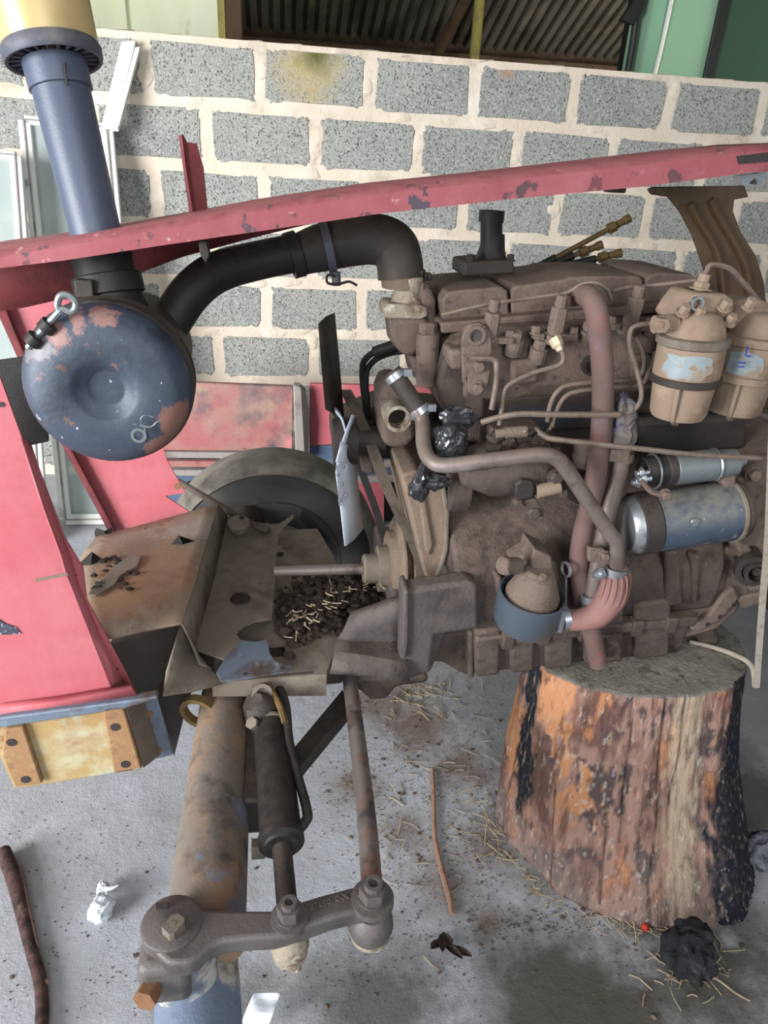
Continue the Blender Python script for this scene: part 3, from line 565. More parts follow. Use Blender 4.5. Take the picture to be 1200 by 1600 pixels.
# ---- coolant pipe with rubber joint
b = MB(); b.cyl(P(612, 580, 1.17), P(662, 652, 1.14), .0165, 16); rh = b.build('rubber_joint', M['hosebrown'], T, label='grey rubber joint hose')
for q in ((618, 588), (655, 642)):
    A = P(612, 580, 1.17); D = (P(662, 652, 1.14)-A).normalized(); c = A+D*((P(q[0], q[1], 1.16)-A).dot(D)); b = MB(); b.ring(c, D, .0175, .0015, 18, .006)
    b.box(tuple(c+V(.012, -.014, .004)), tuple(c+V(.026, -.004, .016))); b.build('hose_clamp', M['steel'], rh)
b = MB(); b.tube([P(652, 640, 1.14), P(660, 660, 1.13), P(662, 695, 1.1), P(672, 718, 1.07), P(695, 727, 1.05), P(760, 720, 1.03), P(840, 711, 1.02), P(870, 717, 1.02), P(890, 740, 1.02), P(920, 785, 1.02), P(952, 832, 1.02), P(964, 852, 1.02), P(963, 896, 1.03)], .0132, 12, 8)
b.build('coolant_pipe', M['pipe'], T, label='bent grey coolant pipe running across the engine side')
# ---- fan
def blade(rows, m, name='fan_blade', th=.003, label=None):
    b = MB(); b.grid(rows); return b.build(name, M[m], T, solid=th, label=label)
blade([[P(497, 506, 1.30), P(508, 495, 1.345), P(521, 489, 1.39)], [P(501, 560, 1.31), P(513, 560, 1.35), P(528, 560, 1.395)], [P(508, 640, 1.32), P(518, 645, 1.355), P(536, 652, 1.39)]], 'bladed', label='dark upright fan blade')
b = MB(); b.strip([P(524, 640, 1.34), P(533, 652, 1.335), P(538, 668, 1.335), P(543, 690, 1.335), P(548, 702, 1.33)], V(0, .012, .0), .004); fs_ = b.build('fan_spider', M['blade'], T)
blade([[P(549, 648, 1.30), P(555, 648, 1.34)], [P(540, 672, 1.29), P(545, 676, 1.34)], [P(530, 700, 1.28), P(538, 705, 1.33)], [P(524, 722, 1.27), P(530, 724, 1.33)]], 'blade', label='pale bent fan arm')
fb = blade([[P(532, 690, 1.28), P(540, 694, 1.31), P(552, 702, 1.345)], [P(527, 715, 1.28), P(538, 715, 1.31), P(556, 712, 1.35)], [P(524, 740, 1.28), P(540, 745, 1.32), P(557, 745, 1.355)], [P(531, 790, 1.28), P(546, 790, 1.32), P(561, 790, 1.36)], [P(538, 853, 1.285), P(552, 843, 1.32), P(566, 826, 1.365)]], 'blade', label='pale blue grey fan blade hanging down')
b = MB(); b.slab([(525, 728, 1.275), (533, 722, 1.285), (544, 726, 1.30), (546, 778, 1.31), (530, 792, 1.275)], 1.28, .003); rp = b.build('rivet_plate', M['blade'], fb)
for q in ((536, 729), (528, 742), (534, 757), (541, 774), (531, 782)):
    b = MB(); b.lathe(P(q[0], q[1], 1.279), NY, [(0, .0042), (.002, .0035), (.003, .001)], 10); b.build('rivet', M['solenoid'], fb)
b = MB(); b.slab([(519, 650), (528, 655), (530, 715), (522, 712)], 1.36, .03); b.build('fan_hub', M['olive'], T, bevel=.003)
b = MB(); b.cyl(P(520, 690, 1.36), P(556, 688, 1.36), .05, 24); b.cyl(P(556, 688, 1.36), P(600, 686, 1.36), .03, 20); b.build('fan_pulley', M['dark'], T)
# ---- belts, crank pulley
pc = P(600, 888, YC); cz = pc.z
def X(px, py=888, Y=YC): return P(px, py, Y).x
def cx(px, dz=0): return V(X(px), YC, cz)
b = MB(); b.lathe(cx(428), XA, [(0, .011), (X(572)-X(428), .0125)], 14); b.build('drive_shaft', M['rod'], T)
b = MB(); b.lathe(cx(567), XA, [(0, .030), (.004, .034), (X(589)-X(567), .034), (X(590)-X(567), .053), (X(605)-X(567), .054)], 30); hb = b.build('crank_hub', M['greysheet'], T)
b = MB(); x0 = X(605); b.lathe(cx(605), XA, [(0, .05), (.001, .086), (.014, .09), (.016, .112), (.022, .122), (.026, .122), (.028, .10), (.04, .10), (.043, .12), (.05, .12), (.052, .05)], 40); b.build('crank_pulley', M['rustplate'], T)
# belt as a closed loop in the pulley plane
bx = X(630); loop = []
top = P(560, 640, 1.42); r1, r2 = .082, .03; d = V(0, top.y-YC, top.z-cz)
for k in range(13):
    a = math.radians(200+k*13); loop.append(V(bx, YC+r1*math.cos(a), cz+r1*math.sin(a)))
loop = [P(646, 924, 1.29)] ; 
bx = X(640); loop = [V(bx, YC-.11, cz-.06), V(bx, YC-.118, cz+.02), V(bx-.004, YC-.10, cz+.085), P(606, 765, 1.29), P(582, 702, 1.33), P(558, 645, 1.37), P(540, 610, 1.40)]
b = MB(); b.strip(loop, V(.0115, 0, 0), .009, 8); b.build('fan_belt', M['belt'], T)
b = MB(); b.strip([V(bx-.01, YC+.06, cz+.03), P(606, 850, 1.44), P(585, 790, 1.46), P(560, 720, 1.48), P(560, 690, 1.48)], V(.009, 0, 0), .009, 8); b.build('fan_belt', M['black'], T)
# ---- timing cover and neighbours
b = MB(); b.slab([(626, 742), (650, 735), (690, 752), (694, 768), (699, 800), (697, 860), (690, 880), (684, 902), (674, 909), (664, 900), (656, 870), (640, 800)], 1.205, .30)
tc = b.build('timing_cover', M['rustplate'], T, bevel=.006)
b = MB(); b.slab([(688, 756), (697, 762), (703, 800), (701, 860), (695, 882), (686, 906), (680, 906), (688, 880), (694, 858), (695, 800)], 1.196, .02); b.build('cover_lip', M['greysheet'], tc, bevel=.003)
b = MB(); b.slab([(653, 760), (662, 758), (678, 850), (672, 870), (664, 860)], 1.198, .02); b.build('cover_rib', M['rustplate'], tc, bevel=.005)
b = MB(); gx0, gx1 = P(698, 780, 1.2).x, P(731, 780, 1.2).x; pz = P(715, 770, 1.16); b.lathe(V(gx0, 1.235, pz.z), XA, [(0, .062), (.004, .07), (gx1-gx0-.004, .072), (gx1-gx0, .066)], 36); b.build('pump_gear_case', M['castd'], T)
b = MB(); b.slab([(698, 845), (725, 832), (727, 880), (692, 898), (690, 880)], 1.20, .2); b.slab([(690, 890), (722, 888), (722, 910), (690, 912)], 1.22, .2); b.build('mounting_foot', M['castd'], T, bevel=.005)
# ---- injection pump
q = P(780, 735, 1.10); b = MB(); xs = [P(v, 735, 1.10).x for v in (724, 735, 770, 838, 852, 872)]
b.lathe(V(xs[0], 1.115, q.z), XA, [(0, .03), (xs[1]-xs[0], .036), (xs[2]-xs[0], .052), (xs[3]-xs[0], .052), (xs[4]-xs[0], .044), (xs[5]-xs[0], .03)], 30)
b.box((P(765, 690, 1.1).x, 1.09, q.z+.02), (P(850, 690, 1.1).x, 1.17, q.z+.075)); b.slab([(728, 722), (870, 706), (872, 722), (730, 740)], 1.07, .06)
ip = b.build('injection_pump', M['castd'], T, bevel=.006, label='dirt caked injection pump')
b = MB(); b.slab([(806, 758), (815, 750), (833, 752), (836, 765), (833, 778), (812, 782), (805, 775)], 1.052, .02); b.build('inspection_cover', M['dark'], ip, bevel=.003)
b = MB(); b.cyl(P(838, 768, 1.06), P(874, 760, 1.06), .0125, 16); b.build('end_plug', M['filter'], ip)
for q2, r in (((808, 785), .008), ((832, 800), .012), ((842, 808), .007), ((868, 745), .012), ((878, 768), .009)): bolt(P(q2[0], q2[1], 1.065), NY, r, .012, 'castd', ip)
b = MB(); b.slab([(815, 785), (838, 780), (852, 800), (846, 812), (828, 802)], 1.06, .02); b.build('stop_lever', M['castd'], ip, bevel=.003)
b = MB(); b.cyl(P(790, 676, 1.075), P(822, 674, 1.075), .010, 14); b.cyl(P(775, 678, 1.075), P(790, 676, 1.075), .008, 10); b.build('lever_sleeve', M['rustplate'], ip)
b = MB(); b.tube([P(820+8*k, 674+5*math.sin(k*2.2), 1.075-.012*math.cos(k*2.2)) for k in range(6)], .003, 6, 3); b.build('return_spring', M['thinpipe'], ip)
for k in range(12):
    b = MB() if k == 0 else b; b.blob(P(random.uniform(770, 865), random.uniform(682, 705), 1.085), random.uniform(.008, .018), 2, .5, 2.5, k, (1, .8, .8))
b.build('caked_dirt', M['dirt'], ip, kind='stuff')
b = MB(); b.lathe(P(916, 690, 1.11), ZA, [(-.05, .016), (-.03, .022), (-.005, .024), (0, .022), (0, .012), (-.01, .012)], 20); b.slab([(880, 720), (905, 700), (925, 720), (905, 790), (885, 780)], 1.13, .05); b.build('pump_outlet', M['castd'], ip, bevel=.004)
# ---- fuel lines
def line(pts, r=.0042, m='thinpipe', name='fuel_line', label=None):
    b = MB(); b.tube([P(*p) for p in pts], r, 8, 7); return b.build(name, M[m], T, label=label)
line([(872, 540, 1.12), (880, 556, 1.115), (874, 570, 1.115), (835, 582, 1.12), (800, 598, 1.12), (788, 612, 1.12), (784, 640, 1.12), (780, 665, 1.11)])
b = MB(); b.lathe(P(866, 528, 1.13), P(874, 544, 1.12)-P(866, 528, 1.13), [(0, .0105), (.014, .0105), (.018, .007), (.024, .006)], 6); b.build('union_nut', M['nutpale'], T, ang=25)
line([(1022, 505, 1.08), (998, 508, 1.08), (986, 516, 1.08), (984, 540, 1.08), (994, 575, 1.08), (1002, 610, 1.07), (998, 632, 1.07), (982, 645, 1.07), (960, 648, 1.07)])
line([(994, 528, 1.12), (1006, 556, 1.11), (1003, 582, 1.11), (985, 593, 1.11), (945, 596, 1.115), (892, 601, 1.12), (872, 611, 1.12), (860, 632, 1.12), (855, 660, 1.11)])
line([(1024, 550, 1.12), (1012, 585, 1.11), (1000, 601, 1.11), (955, 606, 1.115), (905, 611, 1.12), (882, 621, 1.12), (868, 646, 1.12), (862, 668, 1.11)])
line([(752, 660, 1.08), (780, 652, 1.07), (815, 647, 1.06), (880, 648, 1.055), (968, 648, 1.06)], .0052)
line([(735, 560, 1.12), (771, 562, 1.12), (776, 580, 1.115), (774, 606, 1.115), (768, 640, 1.11)], .005)
line([(842, 676, 1.06), (856, 684, 1.05), (880, 688, 1.04), (980, 699, 1.03), (1080, 710, 1.02), (1130, 713, 1.02), (1230, 718, 1.02)], .0048, 'thinpipe', 'control_rod', 'thin control rod running back above the starter')
line([(690, 492, 1.2), (760, 476, 1.18), (850, 463, 1.17), (885, 458, 1.16), (908, 445, 1.15), (930, 442, 1.14), (948, 452, 1.14), (955, 468, 1.14)], .0035, name='leak_off_pipe')
line([(958, 455, 1.14), (982, 449, 1.15), (1020, 446, 1.15), (1088, 438, 1.12)], .0035, name='leak_off_pipe')
line([(1095, 445, 1.09), (1104, 424, 1.09), (1112, 414, 1.09), (1140, 420, 1.09), (1165, 446, 1.09), (1186, 472, 1.09), (1190, 484, 1.09), (1176, 484, 1.09)], .0045, name='bleed_pipe')
# ---- breather hose, dipstick pair, ribbed hose
b = MB(); b.tube([P(893, 462, 1.2), P(912, 460, 1.15), P(928, 475, 1.11), P(937, 520, 1.09), P(942, 590, 1.08), P(941, 650, 1.08), P(936, 710, 1.08), P(924, 780, 1.08), P(909, 840, 1.08), P(904, 890, 1.08), P(912, 945, 1.08), P(927, 1000, 1.07), P(935, 1038, 1.065)], .0185, 14, 7); b.build('breather_hose', M['redhose'], T, label='long dusty red breather hose down the engine side')
b = MB(); b.tube([P(972, 630, 1.09), P(973, 690, 1.085), P(966, 745, 1.08), P(950, 800, 1.07), P(940, 850, 1.065), P(930, 905, 1.06), P(922, 945, 1.06)], .0155, 12, 7); dp = b.build('drain_pipe', M['pipe'], T)
b = MB(); b.blob(P(972, 648, 1.085), .028, 3, .5, 2.2, 5, (.8, .8, 1.2)); b.blob(P(972, 682, 1.08), .026, 3, .4, 2.2, 6, (.8, .9, 1.5)); b.build('rag_wrap', M['rag'], dp)
for q2 in ((972, 712), ):
    b = MB(); b.ring(P(q2[0], q2[1], 1.083), ZA, .0175, .003, 18, .008); b.box(tuple(P(950, 718, 1.07)), tuple(P(985, 703, 1.06))); b.build('hose_clamp', M['cast'], dp)
b = MB(); b.ring(P(922, 932, 1.06), V(-.1, 0, 1), .0185, .002, 18, .0075); b.build('hose_clamp', M['steel'], dp)
b = MB(); b.cyl(P(921, 940, 1.06), P(915, 968, 1.06), .018, 16); b.build('hose_end', M['bowl'], dp)
b = MB(); b.slab([(920, 856), (944, 858), (962, 880), (960, 900), (945, 895), (938, 880), (920, 878)], 1.035, .012); cl = b.build('pipe_bracket', M['cast'], T, bevel=.002); bolt(P(944, 868, 1.035), NY, .008, .01, 'cast', cl)
pts = [P(962, 886, 1.03), P(961, 910, 1.03), P(952, 938, 1.03), P(932, 960, 1.035), P(905, 968, 1.04), P(882, 968, 1.05)]
b = MB(); b.tube(pts, [.0205, .025, .0275, .026, .0215, .0205], 20, 8); rbh = b.build('ribbed_hose', M['ribhose'], T, label='short ribbed faded red elbow hose')
sp_ = spline(pts, 8)
for k in range(7):
    a = math.radians(-70+k*24); b = MB(); tp = []
    for i in range(2, len(sp_)-14):
        t = (sp_[i+1]-sp_[i-1]).normalized(); u = t.cross(YA).normalized(); rr = .0215+.006*math.sin(math.pi*min(1, i/22)); tp.append(sp_[i]+(NY*math.cos(a)+u*math.sin(a))*rr)
    b.tube(tp, .002, 6, 1); b.build('hose_rib', M['ribhose'], rbh)
b = MB(); b.ring(P(962, 890, 1.03), ZA, .022, .002, 20, .008); b.blob(P(936, 897, 1.02), .012, 2, .3, 2, 2); b.build('hose_clamp', M['steel'], rbh)
b = MB(); b.ring(P(882, 966, 1.05), V(1, 0, .15), .022, .0025, 20, .0065); b.cyl(P(874, 985, 1.03), P(880, 952, 1.025), .007, 10); b.build('hose_clamp', M['steel'], rbh)
# ---- oil filter
fx = P(830, 935, 1.06); axf = V(.05, -.12, 1).normalized()
b = MB(); b.lathe(fx, axf, [(-.062, .0), (-.064, .045), (-.06, .057), (-.05, .062), (.012, .064), (.014, .061), (.0, .055), (-.01, .054)], 34); ofl = b.build('oil_filter', M['bowl'], T, label='blue grey oil filter bowl')
b = MB(); b.lathe(fx+axf*.0, axf, [(-.01, .053), (.012, .051), (.04, .04), (.07, .026)], 28); b.slab([(835, 858), (862, 870), (868, 905), (850, 912), (828, 885)], 1.055, .07); b.slab([(800, 880), (830, 862), (870, 880), (874, 910), (820, 905)], 1.10, .05); b.build('filter_head', M['cast'], ofl, bevel=.004)
b = MB(); b.cyl(P(808, 884, 1.05), P(786, 884, 1.03), .016, 14); b.blob(P(790, 884, 1.03), .017, 2, .35, 2.5, 8, (.7, 1, 1)); b.build('outlet_stub', M['cast'], ofl)
bolt(P(846, 905, 1.03), V(0, -.5, .8), .008, .012, 'cast', ofl)
b = MB(); b.ring(P(884, 890, 1.06), V(1, .2, 0), .014, .002, 16, .0025); b.tube([P(884, 904, 1.06), P(884, 950, 1.08)], .003, 6); b.build('dipstick', M['steel'], T)
# ---- fuel filters
def fuel_filter(top, bot, Y, lab, blue):
    A = P(top[0], top[1], Y); B = P(bot[0], bot[1], Y); D = (B-A); L_ = D.length; D.normalize(); R = .0555; u = L_
    b = MB(); b.lathe(A, D, [(-.012, .018), (-.006, .034), (.008, .043), (.022, .047), (.028, .047)], 32); f = b.build('fuel_filter', M['filter'], T, label=lab)
    b = MB(); b.lathe(A, D, [(.026, .05), (.028, R+.001), (.040, R+.001), (.042, R-.002)], 36); b.build('clamp_ring', M['greysheet'] if blue == 0 else M['filter'], f)
    b = MB(); b.lathe(A, D, [(.040, R-.003), (u*.56, R-.003)], 36); can = b.build('canister', M['filter'], f)
    b = MB(); b.lathe(A, D, [(u*.55, R-.001), (u*.555, R+.001), (u*.62, R+.001), (u*.63, R-.004)], 36); b.build('band', M['dark'] if blue == 0 else M['filter'], f)
    b = MB(); b.lathe(A, D, [(u*.62, R-.006), (u*.93, R-.010), (u*.98, R-.014), (u*1.0, .012), (u*1.03, .008), (u*1.08, .005)], 32); bw = b.build('bowl', M['filter'], f)
    side = D.cross(YA).normalized()
    b = MB(); vv = [] ; n = 10
    for j in range(2):
        for i in range(n+1):
            a = math.radians(-20+(75 if blue == 0 else 55)*i/n); rr = R-.0022; t = .05 if j == 0 else u*.53
            vv.append(A+D*t+(NY*math.cos(a)-side*math.sin(a))*rr)
    vv = []; ang0, ang1 = (-8, 78) if blue == 0 else (5, 70); NR = 26
    for rr_ in (1, .55):
        for i in range(NR):
            th_ = 2*math.pi*i/NR; jj = 1+.35*noise.noise(V(math.cos(th_)*1.7, math.sin(th_)*1.7, blue+.3)); e_ = .6
            aa = math.radians((ang0+ang1)/2+(ang1-ang0)/2*rr_*jj*math.copysign(abs(math.cos(th_))**e_, math.cos(th_))); tt = .047+(u*.545-.047)*(.5+.47*rr_*min(1, jj)*math.copysign(abs(math.sin(th_))**e_, math.sin(th_)))
            vv.append(A+D*tt+(NY*math.cos(aa)-side*math.sin(aa))*(R-.0021))
    aa = math.radians((ang0+ang1)/2); vv.append(A+D*(.047+(u*.545-.047)*.5)+(NY*math.cos(aa)-side*math.sin(aa))*(R-.0021))
    b.add(vv, [(i, (i+1) % NR, NR+(i+1) % NR, NR+i) for i in range(NR)]+[(NR+i, NR+(i+1) % NR, 2*NR) for i in range(NR)]); b.build('label_patch', M['label'], can, label='pale bare label area')
    a = math.radians(38); o = (NY*math.cos(a)-side*math.sin(a)); b = MB(); b.tube([A+D*u*.62+o*R, A+D*u*.92+o*(R-.008), A+D*u*1.0+o*.028, A+D*u*1.05+o*.01], .0042, 8, 5); b.build('bowl_rib', M['filter'], bw)
    return f, A, D, R
f1, A1, D1, R1 = fuel_filter((1090, 497), (1057, 652), 1.05, 'nearer dusty tan fuel filter with a pale bare patch', 0)
f2, A2, D2, R2 = fuel_filter((1186, 497), (1143, 645), 1.08, 'second fuel filter at the frame edge', 1)
b = MB()
for nn, (px, py, w_, h_) in enumerate(((1163, 556, .003, .016), (1166, 558, .007, .003), (1152, 568, .014, .003), (1151, 574, .013, .0025))): q = P(px, py, 1.08-.054); b.box(tuple(q), tuple(q+V(w_, -.0008, h_)))
b.build('blue_print', M['ink'], f2)
b = MB(); b.slab([(1058, 500), (1070, 480), (1088, 458), (1135, 460), (1150, 470), (1146, 500), (1125, 512), (1090, 490), (1068, 508)], 1.04, .08); b.slab([(1140, 490), (1150, 470), (1190, 468), (1215, 480), (1215, 500), (1150, 512)], 1.07, .07); fh = b.build('filter_head', M['filter'], T, bevel=.006)
b = MB(); b.lathe(P(1087, 474, 1.035), NY, [(0, .011), (.006, .011), (.006, .007), (0, .007)], 18, True); b.build('plug_hole', M['steel'], fh)
b = MB(); b.cyl(P(1091, 462, 1.07), P(1102, 428, 1.07), .009, 10); b.hexb(P(1094, 452, 1.07), P(1102, 428, 1.07)-P(1091, 462, 1.07), .013, .012); b.build('bleed_screw', M['filter'], fh, ang=25)
for q2 in ((1066, 490), (1090, 494), (1130, 482), (1138, 505), (1168, 480)): bolt(P(q2[0], q2[1], 1.035), V(0, -.5, .85), .0085, .016, 'filter', fh)
b = MB(); b.cyl(P(1022, 507, 1.045), P(1056, 505, 1.045), .014, 14); b.lathe(P(1030, 507, 1.03), NY, [(-.01, .012), (.012, .012)], 6); b.lathe(P(1030, 507, 1.02), NY, [(0, .006), (.004, .005)], 12); b.build('banjo_union', M['filter'], fh, ang=25)
b = MB(); b.slab([(1000, 655), (1165, 650), (1172, 670), (1168, 705), (1000, 715)], 1.20, .2); b.build('rear_plate', M['dark'], T, bevel=.012)
line([(1160, 640, 1.12), (1185, 648, 1.12), (1230, 660, 1.12)], .006, 'castd', 'return_pipe')
# ---- starter motor
SY = 1.065
A, B = P(972, 822, SY), P(1152, 796, SY); D = (B-A); L_ = D.length; D.normalize(); r = .0565
def seg(t0, t1, r0, r1, name, m, par, s=36):
    b = MB(); b.lathe(A, D, [(t0*L_, r0-.003), (t0*L_+.002, r0), (t1*L_-.002, r1), (t1*L_, r1-.003)], s); return b.build(name, M[m], par)
sm = seg(.24, .92, r, r, 'starter_motor', 'starter', T); sm['label'] = 'blue grey starter motor body'
b = MB(); b.lathe(A, D, [(0, .03), (.004, .046), (.012, .052), (.1*L_, r-.001)], 36); b.build('end_cap', M['steel'], sm)
seg(.09, .245, r+.002, r+.002, 'cover_band', 'dark', sm); seg(.91, .95, r+.003, r+.003, 'joint_ring', 'greysheet', sm); seg(.95, 1.03, r+.001, r-.004, 'drive_end', 'castd', sm)
b = MB(); b.lathe(P(1086, 816, SY-r+.0012), NY+V(0, 0, .0), [(0, .0085), (.002, .0075), (.0025, .002)], 14); b.build('pole_screw', M['steel'], sm)
A2_, B2_ = P(988, 740, SY+.005), P(1148, 722, SY+.005); D2_ = (B2_-A2_); L2 = D2_.length; D2_.normalize()
def seg2(t0, t1, r0, r1, name, m, par):
    b = MB(); b.lathe(A2_, D2_, [(t0*L2, r0-.002), (t0*L2+.002, r0), (t1*L2-.002, r1), (t1*L2, r1-.003)], 30); return b.build(name, M[m], par)
so = seg2(.38, .78, .029, .029, 'solenoid', 'solenoid', sm); seg2(.78, .81, .0305, .0305, 'solenoid_ring', 'steel', sm); seg2(.81, 1.0, .0265, .025, 'solenoid_end', 'solenoid', sm)
seg2(.1, .36, .026, .028, 'solenoid_cap', 'black', sm); seg2(.30, .385, .0295, .0295, 'cap_rim', 'dark', sm)
b = MB(); b.ring(A2_+D2_*L2*.2, D2_, .031, .0015, 26, .0015); b.build('wire_clip', M['steel'], sm)
for dx, dz in ((0, .008), (.002, -.012), (-.004, .002)):
    b = MB(); b.cyl(A2_+D2_*L2*.1+V(0, -.018+dx*3, dz), A2_+D2_*L2*(-.02)+V(0, -.018+dx*3, dz), .0055, 8); b.hexb(A2_+D2_*L2*.04+V(0, -.018+dx*3, dz), -D2_, .008, .006); b.build('terminal', M['steel'], sm, ang=25)
b = MB(); b.tube([P(1003, 752, 1.01), P(1018, 768, 1.005), P(1040, 774, 1.0)], .008, 10, 5, .6); b.build('link_strap', M['cast'], sm); bolt(P(1038, 772, 1.0), NY, .008, .012, 'cast', sm)
b = MB(); b.cyl(B2_-D2_*.005, B2_+D2_*.012, .011, 12); b.cyl(B2_+D2_*.012, B2_+D2_*.02, .007, 8); b.build('plunger_nut', M['steel'], sm)
b = MB(); b.slab([(1126, 752), (1145, 735), (1152, 745), (1150, 765), (1160, 775), (1170, 780), (1160, 840), (1155, 850), (1148, 846), (1152, 790), (1135, 765)], SY-.01, .07); b.build('drive_bracket', M['cast'], sm, bevel=.005)
# ---- bell housing and flange at the rear
b = MB(); b.slab([(1158, 742), (1178, 728), (1260, 690), (1260, 880), (1176, 906), (1152, 862), (1166, 800)], 1.13, .5); b.slab([(1090, 870), (1150, 855), (1180, 880), (1172, 930), (1150, 958), (1120, 985), (1075, 998), (1062, 1000), (1066, 930)], 1.14, .44)
bh = b.build('bell_housing', M['cast'], T, bevel=.008)
b = MB(); b.slab([(1152, 750), (1176, 742), (1182, 770), (1176, 790), (1172, 840), (1166, 855), (1158, 850), (1162, 790)], 1.095, .05); b.slab([(1148, 842), (1162, 836), (1176, 860), (1172, 880), (1160, 878)], 1.11, .04); b.build('starter_flange', M['cast'], bh, bevel=.005)
b = MB(); b.slab([(1130, 930), (1148, 918), (1156, 935), (1128, 968), (1090, 990), (1078, 984), (1110, 960)], 1.125, .03); b.build('flange', M['cast'], bh, bevel=.005)
b = MB(); b.slab([(1150, 935), (1195, 925), (1200, 940), (1160, 952)], 1.13, .03); b.slab([(1165, 905), (1200, 890), (1200, 920), (1172, 925)], 1.13, .05); b.build('side_lug', M['cast'], bh, bevel=.004)
for q2, rr in (((1164, 776), .010), ((1175, 740), .012), ((1148, 845), .007)): bolt(P(q2[0], q2[1], 1.095), NY, rr, .016, 'cast', bh)
for q2 in ((1165, 870), (1147, 945), (1125, 964), (1106, 976)):
    b = MB(); b.lathe(P(q2[0], q2[1], 1.1235), NY, [(0, .0055), (.0008, .0055)], 12); b.build('flange_hole', M['dark'], bh)
c0 = P(1184, 898, 1.06); b = MB(); b.lathe(c0, V(.35, 1, 0), [(0, .017), (0, .024), (.08, .026), (.08, .017)], 24, True); b.ring(c0+V(0, .02, 0), V(.35, 1, 0), .027, .006, 24, .01); b.cyl(c0+V(.004, .01, 0), c0+V(.03, .08, 0), .009, 12); b.build('cross_shaft', M['dark'], bh)
b = MB(); b.slab([(1080, 990), (1120, 985), (1130, 1000), (1118, 1012), (1095, 1006)], 1.2, .3); b.build('lower_lug', M['castd'], bh, bevel=.01)
# ---- front axle support casting
b = MB(); b.slab([(628, 928), (640, 922), (735, 908), (748, 915), (750, 984), (680, 994), (674, 1052), (640, 1063), (624, 1060)], 1.10, .045); b.slab([(700, 916), (742, 912), (750, 984), (700, 990)], 1.12, .46); b.slab([(628, 985), (700, 985), (674, 1052), (640, 1063), (624, 1060)], 1.12, .46)
fs2 = b.build('front_support', M['casto'], T, bevel=.010, seg=3, label='greasy dark front support casting')
b = MB()
rows = []
for (pa, pb) in (((548, 956, 1.19), (632, 926, 1.15)), ((538, 980, 1.205), (632, 960, 1.17)), ((528, 1010, 1.20), (632, 1005, 1.165)), ((520, 1035, 1.12), (634, 1040, 1.11)), ((514, 1053, 1.095), (636, 1062, 1.10))):
    rows.append([P(pa[0]+(pb[0]-pa[0])*t, pa[1]+(pb[1]-pa[1])*t, pa[2]+(pb[2]-pa[2])*t) for t in (0, .25, .5, .75, 1)])
b.grid(rows); b.build('support_web', M['casto'], T, solid=.03)
b = MB(); b.slab([(630, 925), (640, 922), (640, 1000), (636, 1030), (628, 1030)], 1.09, .06); b.build('support_edge', M['casto'], T, bevel=.006)
b = MB(); b.slab([(556, 1058), (670, 1056), (670, 1068), (620, 1075), (605, 1094), (578, 1096), (560, 1080)], 1.16, .2); b.build('lower_boss', M['castd'], T, bevel=.012)
b = MB(); b.slab([(676, 995), (740, 985), (738, 1058), (720, 1052), (690, 1035), (676, 1035)], 1.16, .3); b.slab([(732, 990), (742, 988), (742, 1060), (732, 1062)], 1.125, .1); b.build('sump_front', M['castd'], T, bevel=.006)
# ---- frame tray with slots, in front of the engine
TZ = lambda x: .545+.03*x
b = MB(); x0, x1, x2 = P(330, 1050, 1.1).x, .045, .10
xs = [x0, -.075, .005, .06]; ys = [1.105, 1.165, 1.215, 1.575, 1.635, 1.72]
for i in range(3):
    for j in range(5):
        if i == 1 and j in (1, 3): continue
        b.prism([V(xs[i], ys[j], TZ(xs[i])), V(xs[i+1], ys[j], TZ(xs[i+1])), V(xs[i+1], ys[j+1], TZ(xs[i+1])), V(xs[i], ys[j+1], TZ(xs[i]))], (0, 0, -.014))
b.prism([V(.06, 1.105, TZ(.06)), V(.085, 1.105, TZ(.08)), V(.15, 1.30, TZ(.15)), V(.15, 1.48, TZ(.15)), V(.10, 1.72, TZ(.09)), V(.06, 1.72, TZ(.06))], (0, 0, -.014))
b.prism([V(x0, 1.100, TZ(x0)), V(.085, 1.100, TZ(.085)), V(.085, 1.100, TZ(.085)-.055), V(x0, 1.100, TZ(x0)-.035)], (0, .012, 0))
b.box((-.11, 1.14, .48), (.045, 1.26, .51)); b.box((-.13, 1.54, .48), (.06, 1.66, .51))
b.build('frame_tray', M['greysheet'], T, label='dusty slotted frame tray in front of the engine')
# radiator cradle sheet: flange, pan, ears
def sheet(rows, name, m, th=.004, label=None, par=T, sub=0):
    b = MB(); b.grid(rows); return b.build(name, M[m], par, solid=th, label=label, sub=sub)
b = MB(); b.plan([(258, 1082), (300, 1000), (420, 960), (450, 1045), (346, 1060)], .528, .01); b.build('under_plate', M['dark'], T)
def tz(y): return .572
def zplan(px, z, th, name, m, par=T, label=None, bevel=.0): b = MB(); b.plan(px, z, th); return b.build(name, M[m], par, label=label, bevel=bevel)
pan = zplan([(356, 806), (400, 816), (432, 820), (446, 812), (458, 803), (459, 809), (445, 822), (435, 838), (425, 966), (396, 971), (378, 980), (369, 990), (376, 1000), (350, 1030), (305, 1014), (330, 910)], .572, .004, 'radiator_pan', 'greysheet', label='bent sheet radiator pan')
zplan([(376, 1000), (398, 1003), (418, 999), (421, 1020), (430, 1034), (445, 1039), (455, 1040), (455, 1048), (400, 1056), (346, 1064), (338, 1050), (352, 1028)], .572, .004, 'cradle_foot', 'bluegrey', label='worn bluish cradle foot plate')
for q2 in ((383, 1053), (440, 1044), (448, 807), (418, 817)):
    b = MB(); b.lathe(PZ(q2[0], q2[1], .5722), ZA, [(0, .0045), (.0008, .0045)], 10); b.build('bolt_hole', M['dark'], pan)
